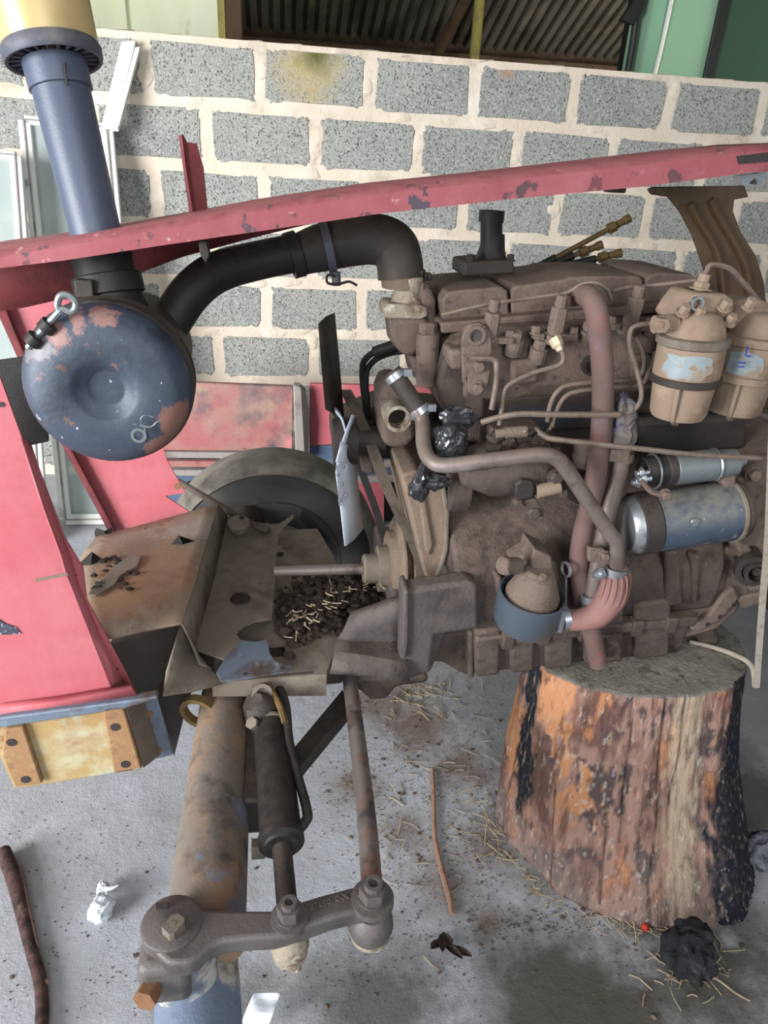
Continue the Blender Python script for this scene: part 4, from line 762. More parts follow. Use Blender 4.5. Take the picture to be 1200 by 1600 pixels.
sheet([[PZ(341, 787, .66), PZ(356, 806, .573)], [PZ(318, 868, .66), PZ(336, 900, .573)], [PZ(300, 930, .655), PZ(318, 965, .573)], [PZ(284, 975, .65), PZ(305, 1014, .573)]], 'cradle_flange', 'greysheet', .004)
sheet([[PZ(284, 977, .65), PZ(303, 1013, .573)], [PZ(300, 1012, .60), PZ(316, 1040, .56)], [PZ(310, 1038, .575), PZ(330, 1046, .56)]], 'cradle_lip', 'greysheet', .004)
b = MB(); b.blob(PZ(376, 935, .576), .02, 3, .5, 3, 4, (1, 1.1, .3)); b.build('dirt_clump', M['dirt'], pan, kind='stuff')
b = MB(); b.lathe(PZ(373, 822, .60), V(0, -.25, 1), [(-.022, .018), (-.008, .026), (0, .030), (.012, .029), (.016, .024)], 26); cap = b.build('mount_cushion', M['greysheet'], T); bolt(PZ(378, 809, .62), V(0, -.25, 1), .005, .006, 'dark', cap)
# rusty deflector sheet
def lerp_rows(rows, k=4):
    out = []
    cols = list(zip(*rows)); cs = [spline(c, k) for c in cols]; n = len(cs[0]); rr = [[c[i] for c in cs] for i in range(n)]
    return [spline(r_, k) for r_ in rr]
rs = sheet(lerp_rows([[PZ(150, 838, .655), PZ(250, 812, .662), PZ(341, 787, .66)], [PZ(122, 880, .668), PZ(230, 866, .675), PZ(321, 852, .668)], [PZ(126, 930, .670), PZ(215, 916, .676), PZ(304, 912, .668)], [PZ(150, 978, .660), PZ(225, 960, .668), PZ(290, 954, .662)], [PZ(168, 1000, .640), PZ(228, 986, .65), PZ(284, 975, .652)]]), 'deflector_sheet', 'rustsheet', .004, 'large rusted curved deflector sheet')
sheet([[PZ(284, 977, .645), PZ(262, 1050, .60)], [PZ(300, 1012, .595), PZ(256, 1088, .545)], [PZ(330, 1046, .56), PZ(300, 1082, .535)], [PZ(346, 1064, .56), PZ(346, 1070, .54)]], 'cradle_side', 'greysheet', .004)
b = MB(); b.slab([(172, 1006), (280, 982), (300, 1030), (262, 1086), (215, 1088)], 1.19, .2); b.build('shadow_box', M['dark'], T)  # dark slab filling the open cavity, standing in for its shade
for base, tip, w_, Yb in (((285, 862), (279, 836), 22, 1.42), ((140, 895), (144, 862), 26, 1.34), ((160, 840), (150, 826), 14, 1.5)):
    b = MB(); x, y = base; b.slab([(x-20*w_/22, y-8), (tip[0], tip[1]), (x+2, y-10), (x, y+18*w_/22), (x-12*w_/22, y+14)], Yb, .003)
    b.prism([P(tip[0], tip[1], Yb), P(x+2, y-10, Yb), P(x+24*w_/22, y-16, Yb+.02), P(x+18*w_/22, y-2, Yb+.02)], (0, .003, -.003)); b.build('bent_tab', M['dark'], rs)
# flaked-off scab on the sheet
b = MB(); b.prism([PZ(137, 930, .676), PZ(160, 908, .68), PZ(178, 887, .68), PZ(205, 868, .68), PZ(222, 872, .68), PZ(214, 888, .68), PZ(190, 900, .68), PZ(178, 916, .68), PZ(150, 934, .676)], (0, 0, .004)); b.build('rust_scab', M['greysheet'], rs, bevel=.002)
b = MB()
for k in range(20): b.blob(PZ(random.uniform(145, 215), random.uniform(868, 922), .68), random.uniform(.003, .009), 1, .5, 3, k, (1.4, 1, .6))
b.build('rust_flake', M['dirt'], rs, kind='stuff')
#@@FRONT
# ---- red nose panels
NYP = 1.045
b = MB(); b.slab([(-80, 560), (0, 590), (34, 684), (70, 796), (96, 866), (106, 903), (180, 1092), (0, 1122), (-80, 1130)], NYP, .004); np_ = b.build('nose_panel', M['red'], T, label='faded red near side nose panel')
ND = NYP+.036
sheet([[P(34, 684, NYP), P(48, 690, ND), P(62, 735, ND)], [P(70, 796, NYP), P(86, 804, ND), P(100, 838, ND)], [P(96, 866, NYP), P(112, 872, ND), P(130, 888, ND)], [P(106, 903, NYP), P(122, 910, ND), P(136, 938, ND)], [P(138, 983, NYP), P(156, 990, ND), P(174, 1008, ND)], [P(180, 1090, NYP), P(200, 1080, ND), P(217, 1088, ND)]], 'panel_fold', 'red', .003, par=np_)
sheet([[P(0, 1100, NYP-.004), P(90, 1088, NYP-.004), P(205, 1068, NYP-.004)], [P(0, 1108, NYP-.016), P(92, 1096, NYP-.016), P(205, 1074, NYP-.016)], [P(0, 1124, NYP-.016), P(94, 1110, NYP-.016), P(216, 1090, NYP-.016)]], 'bottom_fold', 'red', .003, par=np_)
b = MB(); b.slab([(-5, 966), (8, 975), (24, 980), (33, 990), (10, 992), (-5, 991)], NYP-.002, .002); b.build('torn_decal', M['sticker'], np_, label='torn dark decal remnant')
b = MB(); b.slab([(72, 806), (82, 818), (90, 834), (78, 836), (72, 826)], ND-.016, .001); b.build('bare_chip', M['white'], np_)
for q2, yy in (((181, 1046), ND), ((116, 899), ND), ((2, 632), NYP)):
    b = MB(); b.lathe(P(q2[0], q2[1], yy-.0005), NY, [(0, .004), (.0015, .004)], 10); b.build('panel_hole', M['dark'], np_)
b = MB(); b.slab([(55, 905), (105, 895), (106, 899), (56, 909)], NYP-.0012, .001); b.build('crease_mark', M['greysheet'], np_)
FYP = 1.62
b = MB(); b.slab([(-60, 440), (135, 448), (230, 520), (300, 560), (252, 690), (262, 722), (290, 770), (258, 775), (296, 800), (290, 830), (172, 832), (150, 790), (112, 720), (70, 640), (0, 480), (-60, 400)], FYP, .004); fp = b.build('nose_panel', M['red'], T, label='bright red far side nose panel')
sheet([[P(-10, 470, FYP), P(8, 478, FYP-.02)], [P(30, 560, FYP), P(42, 560, FYP-.02)], [P(70, 640, FYP), P(80, 640, FYP-.02)], [P(112, 720, FYP), P(122, 720, FYP-.02)], [P(150, 790, FYP), P(160, 790, FYP-.02)], [P(172, 832, FYP), P(182, 832, FYP-.02)]], 'panel_fold', 'maroon', .003, par=fp)
sheet([[P(-60, 430, FYP-.1), P(140, 442, FYP-.1)], [P(-60, 462, FYP-.01), P(150, 466, FYP-.01)]], 'top_fold', 'red', .003, par=fp)
for q2 in ((37, 454), (63, 452), (80, 453), (278, 760)):
    b = MB(); b.lathe(P(q2[0], q2[1], FYP-.07), NY, [(0, .009), (.0015, .009)], 12); b.build('rust_hole', M['rustbolt'], fp)
# ---- bonnet rail
RY0, RY1 = 1.07, 1.30
E0 = lambda x: 420-(x/1200)*0
top = [(-260, 440), (-60, 409), (0, 402), (100, 385), (250, 360), (400, 332), (600, 302), (800, 281), (1000, 258), (1170, 238), (1260, 230)]
bot = [(-260, 460), (-60, 428), (0, 419), (100, 407), (250, 384), (400, 362), (600, 333), (800, 311), (1000, 292), (1170, 270), (1260, 262)]
b = MB(); near_t = [P(x, y, RY0) for x, y in top]; near_b = [P(x, y, RY0) for x, y in bot]
drop = [.10, .10, .095, .085, .06, .05, .035, .03, .03, .03, .03]
b.grid([[p-V(0, 0, 0)+V(0, .012, 0) for p in near_b], near_b, near_t, [p+V(0, .012, .008) for p in near_t], [V(p.x, RY1, p.z+.008) for p in near_t], [V(p.x, RY1+.01, p.z-.004) for p in near_t]])
rl = b.build('bonnet_rail', M['rail'], T, solid=.003, label='long sloping red bonnet rail')
b = MB(); b.grid([[V(p.x, RY1-.004, p.z+.002) for p in near_t], [V(p.x, RY1-.004, p.z-d_) for p, d_ in zip(near_t, drop)]]); b.build('far_flange', M['maroon'], rl, solid=.003)
b = MB(); b.slab([(1152, 244), (1200, 238), (1260, 232), (1260, 246), (1200, 252), (1156, 256)], RY0-.003, .01); b.build('end_patch', M['dark'], rl)
b = MB(); b.slab([(1158, 274), (1196, 270), (1196, 286), (1184, 288), (1180, 278), (1168, 288), (1158, 288)], RY0+.06, .02); b.build('end_clip', M['steel'], rl)
b = MB(); b.slab([(952, 296), (980, 293), (978, 302), (956, 301)], RY0+.05, .03); b.slab([(310, 378), (322, 376), (328, 398), (322, 412), (312, 398)], RY0+.02, .02); b.build('hanger_clip', M['dark'], rl, bevel=.002)
b = MB(); b.slab([(280, 214), (285, 209), (292, 222), (307, 224), (318, 262), (326, 345), (302, 350)], 1.28, .004); fin = b.build('upright_fin', M['maroon'], T, label='torn maroon upright fin above the rail')
b = MB(); b.slab([(279, 212), (284, 210), (290, 260), (304, 350), (298, 350)], 1.274, .006); b.build('fin_edge', M['rail'], fin)
# rear bonnet support
b = MB(); b.slab([(1012, 296), (1020, 292), (1164, 290), (1170, 308), (1148, 312), (1146, 330), (1158, 362), (1182, 400), (1194, 440), (1200, 490), (1212, 640), (1112, 640), (1106, 490), (1100, 420), (1082, 368), (1062, 330), (1044, 308), (1018, 304)], 1.30, .006)
sb = b.build('bonnet_support', M['brownpost'], T, bevel=.002, label='brown pressed sheet bonnet support')
for pts in ([(1076, 318), (1090, 345), (1112, 380), (1124, 420), (1130, 480)], [(1108, 312), (1122, 340), (1146, 380), (1164, 420), (1170, 480)]):
    b = MB(); b.tube([P(x, y, 1.30) for x, y in pts], .012, 10, 5, .6); b.build('pressed_rib', M['brownpost'], sb)
# ---- air cleaner
CY = 1.0
c0 = P(167, 606, CY); R = 127*S(167, 606, CY); k = R
axc = V(.0, 1, .0)
b = MB(); b.lathe(c0, axc, [(-.002, .0), (-.002, k*.20), (-.002, k*.235), (-.0185, k*.35), (-.021, k*.42), (-.022, k*.55), (-.019, k*.78), (-.010, k*.92), (.004, k*.985), (.012, k), (.02, k*.99)], 64)
for v in b.v[:0]: pass
ac = b.build('air_cleaner_lid', M['dish'], T, label='round blue air cleaner lid with flaking paint', ang=60)
b = MB(); b.lathe(c0, axc, [(.016, k*.95), (.016, k*1.02), (.022, k*1.03), (.03, k*1.03), (.034, k*.99), (.05, k*.99), (.054, k*1.015), (.062, k*1.015), (.066, k*.98), (.078, k*.93), (.09, k*.80), (.27, k*.78), (.28, k*.7)], 56); bd = b.build('air_cleaner_body', M['dark'], T)
dd = lambda q, off: P(q[0], q[1], CY-off)
pch = [[(98, 545), (105, 520), (130, 505), (165, 500), (184, 510), (180, 520), (160, 521), (145, 524), (130, 530), (115, 540), (104, 548)], [(250, 632), (262, 628), (276, 620), (272, 660), (258, 690), (238, 708), (224, 704), (236, 685), (240, 668), (254, 655)]]
# embossed marks
b = MB(); b.ring(P(217, 680, CY-.020), NY, .009, .002, 16, .002); b.tube([P(226, 683, CY-.0205), P(226, 668, CY-.0205), P(216, 664, CY-.0205), P(208, 662, CY-.0205)], .0016, 6, 4)
b.tube([P(240, 652, CY-.020), P(228, 648, CY-.0205), P(220, 654, CY-.0205), P(222, 664, CY-.0205), P(236, 667, CY-.0205), P(248, 658, CY-.019), P(256, 664, CY-.017)], .0016, 6, 4); b.build('embossed_mark', M['solenoid'], ac)
# wing bolt with eye
eye = [P(95, 490, CY-.02), P(90, 476, CY-.02), P(94, 463, CY-.02), P(106, 461, CY-.02), P(117, 470, CY-.02), P(118, 481, CY-.02), P(110, 487, CY-.02), P(98, 483, CY-.02)]
b = MB(); b.tube(eye+[P(88, 492, CY-.02), P(66, 516, CY-.015), P(44, 543, CY-.01)], .0046, 8, 5); eb_ = b.build('eye_bolt', M['solenoid'], T, label='grey eye bolt holding the lid')
for x, y in ((74, 510), (53, 531)):
    b = MB(); b.ring(P(x, y, CY-.015), P(40, 545, CY)-P(88, 492, CY), .0075, .004, 14, .006); b.box(tuple(P(x, y, CY-.01)), tuple(P(x+12, y+6, CY+.01))); b.build('bolt_clip', M['black'], eb_)
b = MB(); b.slab([(-60, 568), (0, 563), (50, 556), (70, 570), (75, 690), (30, 700), (0, 640), (-60, 600)], 1.12, .006); b.build('cleaner_bracket', M['black'], T)
# neck, coupling, stack pipe, pre-cleaner
PY_ = 1.17
pa, pb = P(168, 440, PY_), P(84, 92, PY_+.065); D = (pb-pa).normalized()
def on(px, py): t_ = (440-py)/348; q = P(px, py, PY_+.065*t_); return pa+D*((q-pa).dot(D))
b = MB(); q0, q1 = on(176, 466), on(168, 432); b.lathe(q0, D, [(-.15, .085), (-.075, .064), (0, .048), (.03, .046)], 28); b.build('inlet_neck', M['black'], T)
b = MB(); b.lathe(on(172, 462), D, [(0, .049), (.002, .0525), (.028, .0525), (.03, .05)], 28); cpg = b.build('rubber_coupling', M['black'], T)
q = on(140, 446); b = MB(); b.box(tuple(q+V(-.035, -.06, -.014)), tuple(q+V(-.008, -.035, .012))); b.build('clamp_block', M['hosebrown'], cpg, bevel=.003)
b = MB(); b.lathe(on(172, 440), D, [(0, .045), (.03, .045), (.05, .0465)], 24); b.build('coupling_top', M['black'], cpg)
b = MB(); q = on(160, 405); L1 = (on(88, 112)-q).length; b.lathe(q, D, [(0, .0365), (L1*.5, .0385), (L1*.86, .0402), (L1, .0402)], 32); b.build('stack_pipe', M['bluepaint'], T, label='scratched blue black air intake stack pipe')
b = MB(); q = on(92, 142); L2_ = (on(85, 96)-q).length; b.lathe(q, D, [(0, .041), (.001, .0435), (L2_, .044)], 32); cl_ = b.build('stack_collar', M['bluepaint'], T)
b = MB(); q3 = on(95, 118); u = D.cross(NY).normalized(); b.box(tuple(q3+V(.018, -.042, -.014)), tuple(q3+V(.022, -.036, .014))); b.build('collar_slot', M['black'], cl_)
qr = on(84, 98); rb = 78*S(80, 90, PY_)
b = MB(); b.lathe(qr, D, [(0, rb*.90), (-.001, rb*.97), (.003, rb), (.014, rb*1.01), (.02, rb*.97), (.02, rb*.3), (.014, rb*.3), (.014, rb*.88)], 48, True); pc_ = b.build('precleaner_base', M['rim'], T)
b = MB(); b.lathe(qr, D, [(.018, rb*.93), (.03, rb*.975), (.10, rb*1.0), (.16, rb*.99), (.185, rb*.9), (.19, rb*.4)], 48); b.build('precleaner_bowl', M['gold'], T, label='amber dust bowl of the pre-cleaner')
ax_, u_, w_ = MB().frame(D)
for kk in range(22):
    a = 2*math.pi*kk/22; o = u_*math.cos(a)+w_*math.sin(a); t = ax_.cross(o)*.0015
    b = MB(); b.prism([qr+o*rb*.55-t+D*.0145, qr+o*rb*.55+t+D*.0145, qr+o*rb*.9+t+D*.0145, qr+o*rb*.9-t+D*.0145], D*-.0125); b.build('fin', M['rim'], pc_)
# outlet pipe and rubber elbow
b = MB(); b.tube([P(245, 540, 1.22), P(268, 500, 1.24), P(300, 455, 1.26), P(340, 425, 1.29), P(400, 408, 1.32), P(490, 390, 1.34)], [.034, .034, .034, .034, .033, .033], 18, 8); op = b.build('outlet_pipe', M['black'], T, label='black curved air outlet pipe')
b = MB(); b.tube([P(470, 397, 1.335), P(500, 388, 1.34), P(545, 378, 1.34), P(585, 374, 1.33), P(614, 385, 1.32), P(624, 410, 1.31), P(626, 436, 1.305)], [.036, .041, .0425, .0435, .043, .042, .0415], 24, 8); el = b.build('rubber_elbow', M['hosebrown'], T, label='brown black rubber intake elbow')
b = MB(); b.ring(P(512, 386, 1.34), P(545, 378, 1.34)-P(500, 388, 1.34), .0435, .0025, 28, .007); b.cyl(P(525, 425, 1.30), P(526, 446, 1.30), .008, 10); b.build('hose_clamp', M['rim'], el)
b = MB(); b.tube([P(524, 432, 1.29), P(512, 430, 1.29), P(512, 442, 1.29), P(528, 444, 1.29), P(545, 440, 1.29), P(558, 446, 1.29)], .0025, 6, 5); b.build('wire_tail', M['black'], el)
b = MB(); b.ring(P(460, 398, 1.335), P(500, 388, 1.34)-P(470, 397, 1.335), .036, .004, 24, .01); b.build('pipe_joint', M['black'], op)
b = MB(); b.lathe(P(627, 450, 1.31), ZA, [(0, .036), (.03, .041), (.034, .041)], 24); b.build('intake_throat', M['rustplate'], T)
for x, y in ((662, 432), (660, 448)): bolt(P(x, y, 1.29), XA, .008, .014, 'dark', el)
# ---- front bumper bracket
BY = 1.03
b = MB(); b.slab([(-80, 1138), (0, 1128), (192, 1102), (222, 1202), (34, 1232), (22, 1232), (0, 1185), (-80, 1195)], BY, .012); br = b.build('front_bracket', M['yrust'], T, bevel=.003, label='rusty yellow front bracket plate with bolt holes')
b = MB(); b.slab([(-80, 1126), (0, 1122), (196, 1096), (245, 1088), (248, 1092), (196, 1108), (0, 1138), (-80, 1146)], BY-.012, .02); b.build('bracket_edge', M['bluegrey'], br, bevel=.003)
for pg in ([(8, 1140), (36, 1136), (66, 1224), (24, 1231), (2, 1180)], [(160, 1108), (192, 1104), (221, 1200), (178, 1208)]):
    b = MB(); b.slab(pg, BY-.012, .012); b.build('bracket_pad', M['rustpad'], br, bevel=.003)
for q2 in ((18, 1160), (40, 1218), (180, 1136), (196, 1194)):
    b = MB(); b.lathe(P(q2[0], q2[1], BY-.0125), NY, [(0, .0085), (.001, .0085)], 14); b.build('bolt_hole', M['dark'], br)
b = MB(); b.slab([(196, 1104, 1.018), (226, 1100, 1.07), (250, 1180, 1.07), (224, 1200, 1.018)], 1.03, .006); b.build('bracket_return', M['greysheet'], br)
b = MB(); b.slab([(218, 1100), (246, 1092), (270, 1180), (244, 1186)], 1.075, .008); fl = b.build('bracket_flange', M['bluegrey'], br, bevel=.002)
for q2 in ((233, 1115), (247, 1172)):
    b = MB(); b.lathe(P(q2[0], q2[1], 1.0745), NY, [(0, .0075), (.001, .0075)], 12); b.lathe(P(q2[0], q2[1], 1.0735), NY, [(0, .003), (.001, .003)], 12); b.build('rusty_hole', M['rustbolt'], fl)
b = MB(); b.slab([(246, 1088), (300, 1080), (290, 1110), (272, 1182), (262, 1150)], 1.14, .1); b.build('inner_frame', M['dark'], br)
# ---- front axle, steering
AZ = .45
ax0, ax1 = V(-.118, 1.33, .46), V(-.120, .655, .425)
b = MB(); d = (ax1-ax0); b.lathe(ax0, d, [(0, .046), (d.length*.3, .050), (d.length*.75, .058), (d.length, .060)], 36); ax_o = b.build('front_axle', M['axle'], T, label='rusty tubular front axle reaching toward the viewer')
b = MB(); b.box((-.072, .87, .39), (-.036, 1.36, .472)); b.build('axle_beam', M['dark'], T, bevel=.006)
b = MB(); b.slab([(362, 1090), (400, 1085), (408, 1312), (384, 1316)], 1.0, .02); 
b = MB(); b.lathe(V(-.055, .80, .44), XA, [(0, .017), (.02, .017), (.024, .013)], 6); b.build('axle_bolt', M['axle'], ax_o)
b = MB(); b.ring(PZ(312, 1112, .47), V(.35, 1, .1), .034, .005, 24, .008); b.build('pivot_ring', M['olive'], T)
# king pin, spindle, arm
kp = PZ(268, 1442, .505)
b = MB(); b.cyl(V(kp.x+.02, kp.y-.02, .20), V(kp.x+.01, kp.y, .46), .044, 26); spn = b.build('king_pin_housing', M['spindle'], T, bevel=.006)
b = MB(); b.lathe(V(kp.x+.03, kp.y-.05, .34), V(.1, -1, 0), [(-.1, .06), (0, .062), (.05, .055), (.052, .03), (.2, .028)], 24); b.build('stub_axle', M['spindle'], T)
b = MB(); bA = V(kp.x-.024, kp.y-.05, .448); b.lathe(bA, V(-.35, -1, .15), [(-.06, .012), (0, .012), (0, .0165), (.02, .0165)], 6); b.build('clamp_bolt', M['rustbolt'], T, ang=25, label='orange rusted clamp bolt head')
outl = [(233, 1450), (238, 1432), (250, 1420), (272, 1414), (300, 1416), (330, 1420), (380, 1421), (422, 1421), (460, 1410), (500, 1398), (545, 1386), (575, 1380), (598, 1384), (606, 1398), (604, 1414), (590, 1422), (560, 1424), (520, 1434), (470, 1452), (430, 1464), (390, 1466), (350, 1470), (325, 1480), (310, 1496), (290, 1506), (262, 1504), (238, 1484)]
b = MB(); b.plan(outl, .505, .032); arm = b.build('steering_arm', M['arm'], T, bevel=.008, seg=3, label='forged grey steering arm with cast numbers')
b = MB(); b.lathe(V(kp.x, kp.y, .50), ZA, [(-.02, .041), (.006, .041), (.009, .037)], 32); b.build('arm_boss', M['arm'], arm)
b = MB(); sq = [(252, 1448), (268, 1430), (278, 1427), (288, 1434), (288, 1440), (272, 1458), (264, 1460)]; b.plan(sq, .524, .018); b.lathe(PZ(271, 1443, .5242), ZA, [(0, .004), (.0005, .004)], 10); b.build('king_pin_square', M['axle'], arm, bevel=.002)
b = MB(); b.box((kp.x-.042, kp.y-.052, .405), (kp.x+.028, kp.y+.01, .488)); b.build('clamp_jaw', M['arm'], arm, bevel=.014, seg=3)
b = MB(); b.box(tuple(PZ(246, 1425, .50)), tuple(PZ(262, 1412, .52))); b.build('stop_block', M['dark'], arm)
ta, tb = PZ(478, 1424, .5062), PZ(548, 1402, .5062)
text('cast_number', '187690  0-X', ta, tb-ta, V(0, 1, 0), .0125, M['greysheet'], arm, .0012)
def joint(px, py, zt, rr, boot, name):
    p = PZ(px, py, zt); b = MB(); b.lathe(p, ZA, [(-.012, rr*1.25), (0, rr*1.25), (.001, rr*.9), (.004, rr*.9)], 22); b.lathe(p+V(0, 0, .004), ZA, [(0, rr*.82), (.02, rr*.82)], 6); b.lathe(p+V(0, 0, .02), ZA, [(0, rr*.55), (.012, rr*.52), (.012, rr*.3), (.006, rr*.28)], 14); j = b.build(name, M['arm'], T, ang=25)
    b = MB(); b.lathe(p-V(0, 0, .03), -ZA, [(0, rr*.9), (.012, rr*1.25), (.03, rr*1.35), (.045, rr*1.2)], 24); b.build('boot', M[boot], j)
    b = MB(); b.lathe(p-V(0, 0, .07), -ZA, [(0, rr*1.22), (.012, rr*1.2), (.024, rr*.85), (.03, rr*.4)], 24); b.lathe(p-V(-.008, .012, .092), V(.3, -.6, -.8), [(0, .008), (.008, .007)], 10); b.build('socket', M['corroded'], j)
    return p
j1 = joint(452, 1432, .507, .021, 'corroded', 'ball_joint'); j2 = joint(582, 1402, .507, .025, 'arm', 'ball_joint')
b = MB(); b.tube([PZ(582, 1395, .475), PZ(570, 1250, .475), PZ(545, 1050, .478), PZ(540, 1010, .48)], [.0165, .016, .0155, .0155], 16, 4); b.build('tie_rod', M['rod'], T, label='long rusty steel tie rod')
# steering ram
r0, r1 = PZ(422, 1130, .48), PZ(440, 1318, .475); d = r1-r0
b = MB(); b.lathe(r0, d, [(-.02, .016), (-.01, .028), (0, .033), (d.length*.93, .0345), (d.length*.95, .037), (d.length*1.0, .037), (d.length*1.01, .03), (d.length*1.03, .028)], 32); ram = b.build('steering_ram', M['black'], T, label='black oily hydraulic steering ram')
b = MB(); b.cyl(r1, V(j1.x, j1.y, .47), .0155, 18); b.build('ram_rod', M['dark'], ram)
b = MB(); b.tube([PZ(432, 1065, .52), PZ(446, 1100, .51), PZ(452, 1160, .50), PZ(466, 1215, .49), PZ(480, 1268, .485), PZ(476, 1285, .48), PZ(456, 1308, .475)], .0085, 10, 6); b.build('ram_hose', M['black'], ram)
b = MB(); b.tube([PZ(418, 1070, .53), PZ(436, 1100, .52), PZ(446, 1130, .51)], .007, 8, 4); b.build('brake_pipe', M['olive'], ram)
b = MB(); b.ring(PZ(424, 1136, .48), d, .0345, .002, 26, .003); b.lathe(PZ(396, 1132, .5), V(-.5, -.5, 1), [(-.01, .012), (.01, .012)], 6); b.lathe(PZ(410, 1085, .53), V(0, -.7, .5), [(-.03, .02), (.0, .02), (.0, .012), (-.01, .012)], 18); b.build('ram_clamp', M['greysheet'], ram)
b = MB(); b.blob(PZ(408, 1108, .50), .035, 2, .3, 2, 9); b.build('ram_end', M['dark'], ram)
# brace under the tray
b = MB(); b.prism([V(-.06, 1.22, .46), V(.13, 1.22, .47), V(.13, 1.30, .47), V(-.06, 1.30, .46)], (0, 0, -.05)); b.build('cross_member', M['dark'], T, bevel=.004)
b = MB(); b.prism([PZ(458, 1168, .45), PZ(536, 1075, .45), PZ(545, 1110, .45), PZ(470, 1200, .45)], (0, 0, -.03)); b.build('diagonal_brace', M['dark'], T, bevel=.004)
# ---- far front wheel
wc = P(428, 872, 1.96); wr = (P(415, 716, 1.96)-wc).length
b = MB(); b.lathe(V(wc.x, 1.93, wc.z), YA, [(.01, wr*.60), (-.005, wr*.66), (-.012, wr*.78), (0, wr*.88), (.016, wr*.93), (.03, wr*.95), (.15, wr*.95), (.18, wr*.88), (.18, wr*.6)], 72); fw = b.build('front_wheel', M['tyre'], T, label='far front wheel tyre')
b = MB(); b.lathe(V(wc.x, 1.944, wc.z), YA, [(-.02, wr*.89), (-.014, wr*.95), (.0, wr*.985), (.03, wr*1.0), (.12, wr*.985), (.12, wr*.9)], 72, True); b.build('tyre_shoulder', M['tread'], fw)
b = MB(); b.lathe(V(wc.x, 1.94, wc.z), YA, [(.0, wr*.6), (-.006, wr*.61), (.02, wr*.56), (.07, wr*.5), (.08, wr*.2), (.05, wr*.18), (.05, .0)], 56); b.build('wheel_rim', M['dark'], fw)
b = MB(); b.lathe(V(wc.x, 1.945, wc.z), YA, [(-.02, wr*.36), (-.012, wr*.39), (.0, wr*.4), (.02, wr*.36)], 48, True); b.build('hub_ring', M['greysheet'], fw)
b = MB(); b.tube([P(278, 752, 1.9), P(330, 782, 1.8), P(380, 812, 1.7), P(420, 830, 1.65)], .009, 8, 4); b.build('brake_hose', M['belt'], T)
for k in range(3):
    a = math.radians(60+25*k); b = MB(); b.cyl(V(wc.x+wr*.3*math.cos(a), 1.935, wc.z+wr*.3*math.sin(a)), V(wc.x+wr*.3*math.cos(a), 1.96, wc.z+wr*.3*math.sin(a)), .012, 10); b.build('wheel_stud', M['greysheet'], fw)
b = MB(); b.lathe(V(-.108, 1.33, .46), YA, [(0, .05), (.62, .06)], 28); b.build('front_axle', M['dark'], T)
# ---- gearbox and rear wheels, behind the frame edge
b = MB(); b.box((1.22, 1.12, .48), (1.9, 1.60, 1.02)); b.box((.93, 1.15, .66), (1.24, 1.57, 1.0)); b.build('gearbox_housing', M['castd'], T, bevel=.03)
for yy in (.62, 2.12):
    b = MB(); b.lathe(V(2.35, yy-.16, .72), YA, [(0, .40), (-.02, .5), (.0, .66), (.04, .71), (.28, .71), (.32, .66), (.32, .40)], 48, True); rw = b.build('rear_wheel', M['tyre'], T)
    b = MB(); b.lathe(V(2.35, yy, .72), YA, [(0, .42), (.02, .42), (.04, .1), (.0, .1)], 40); b.build('rear_rim', M['rail'], rw)
b = MB(); b.lathe(V(2.35, .70, .72), YA, [(0, .09), (1.34, .09)], 20); b.box((1.85, 1.08, .5), (2.6, 1.64, 1.0)); b.build('rear_axle', M['castd'], T)
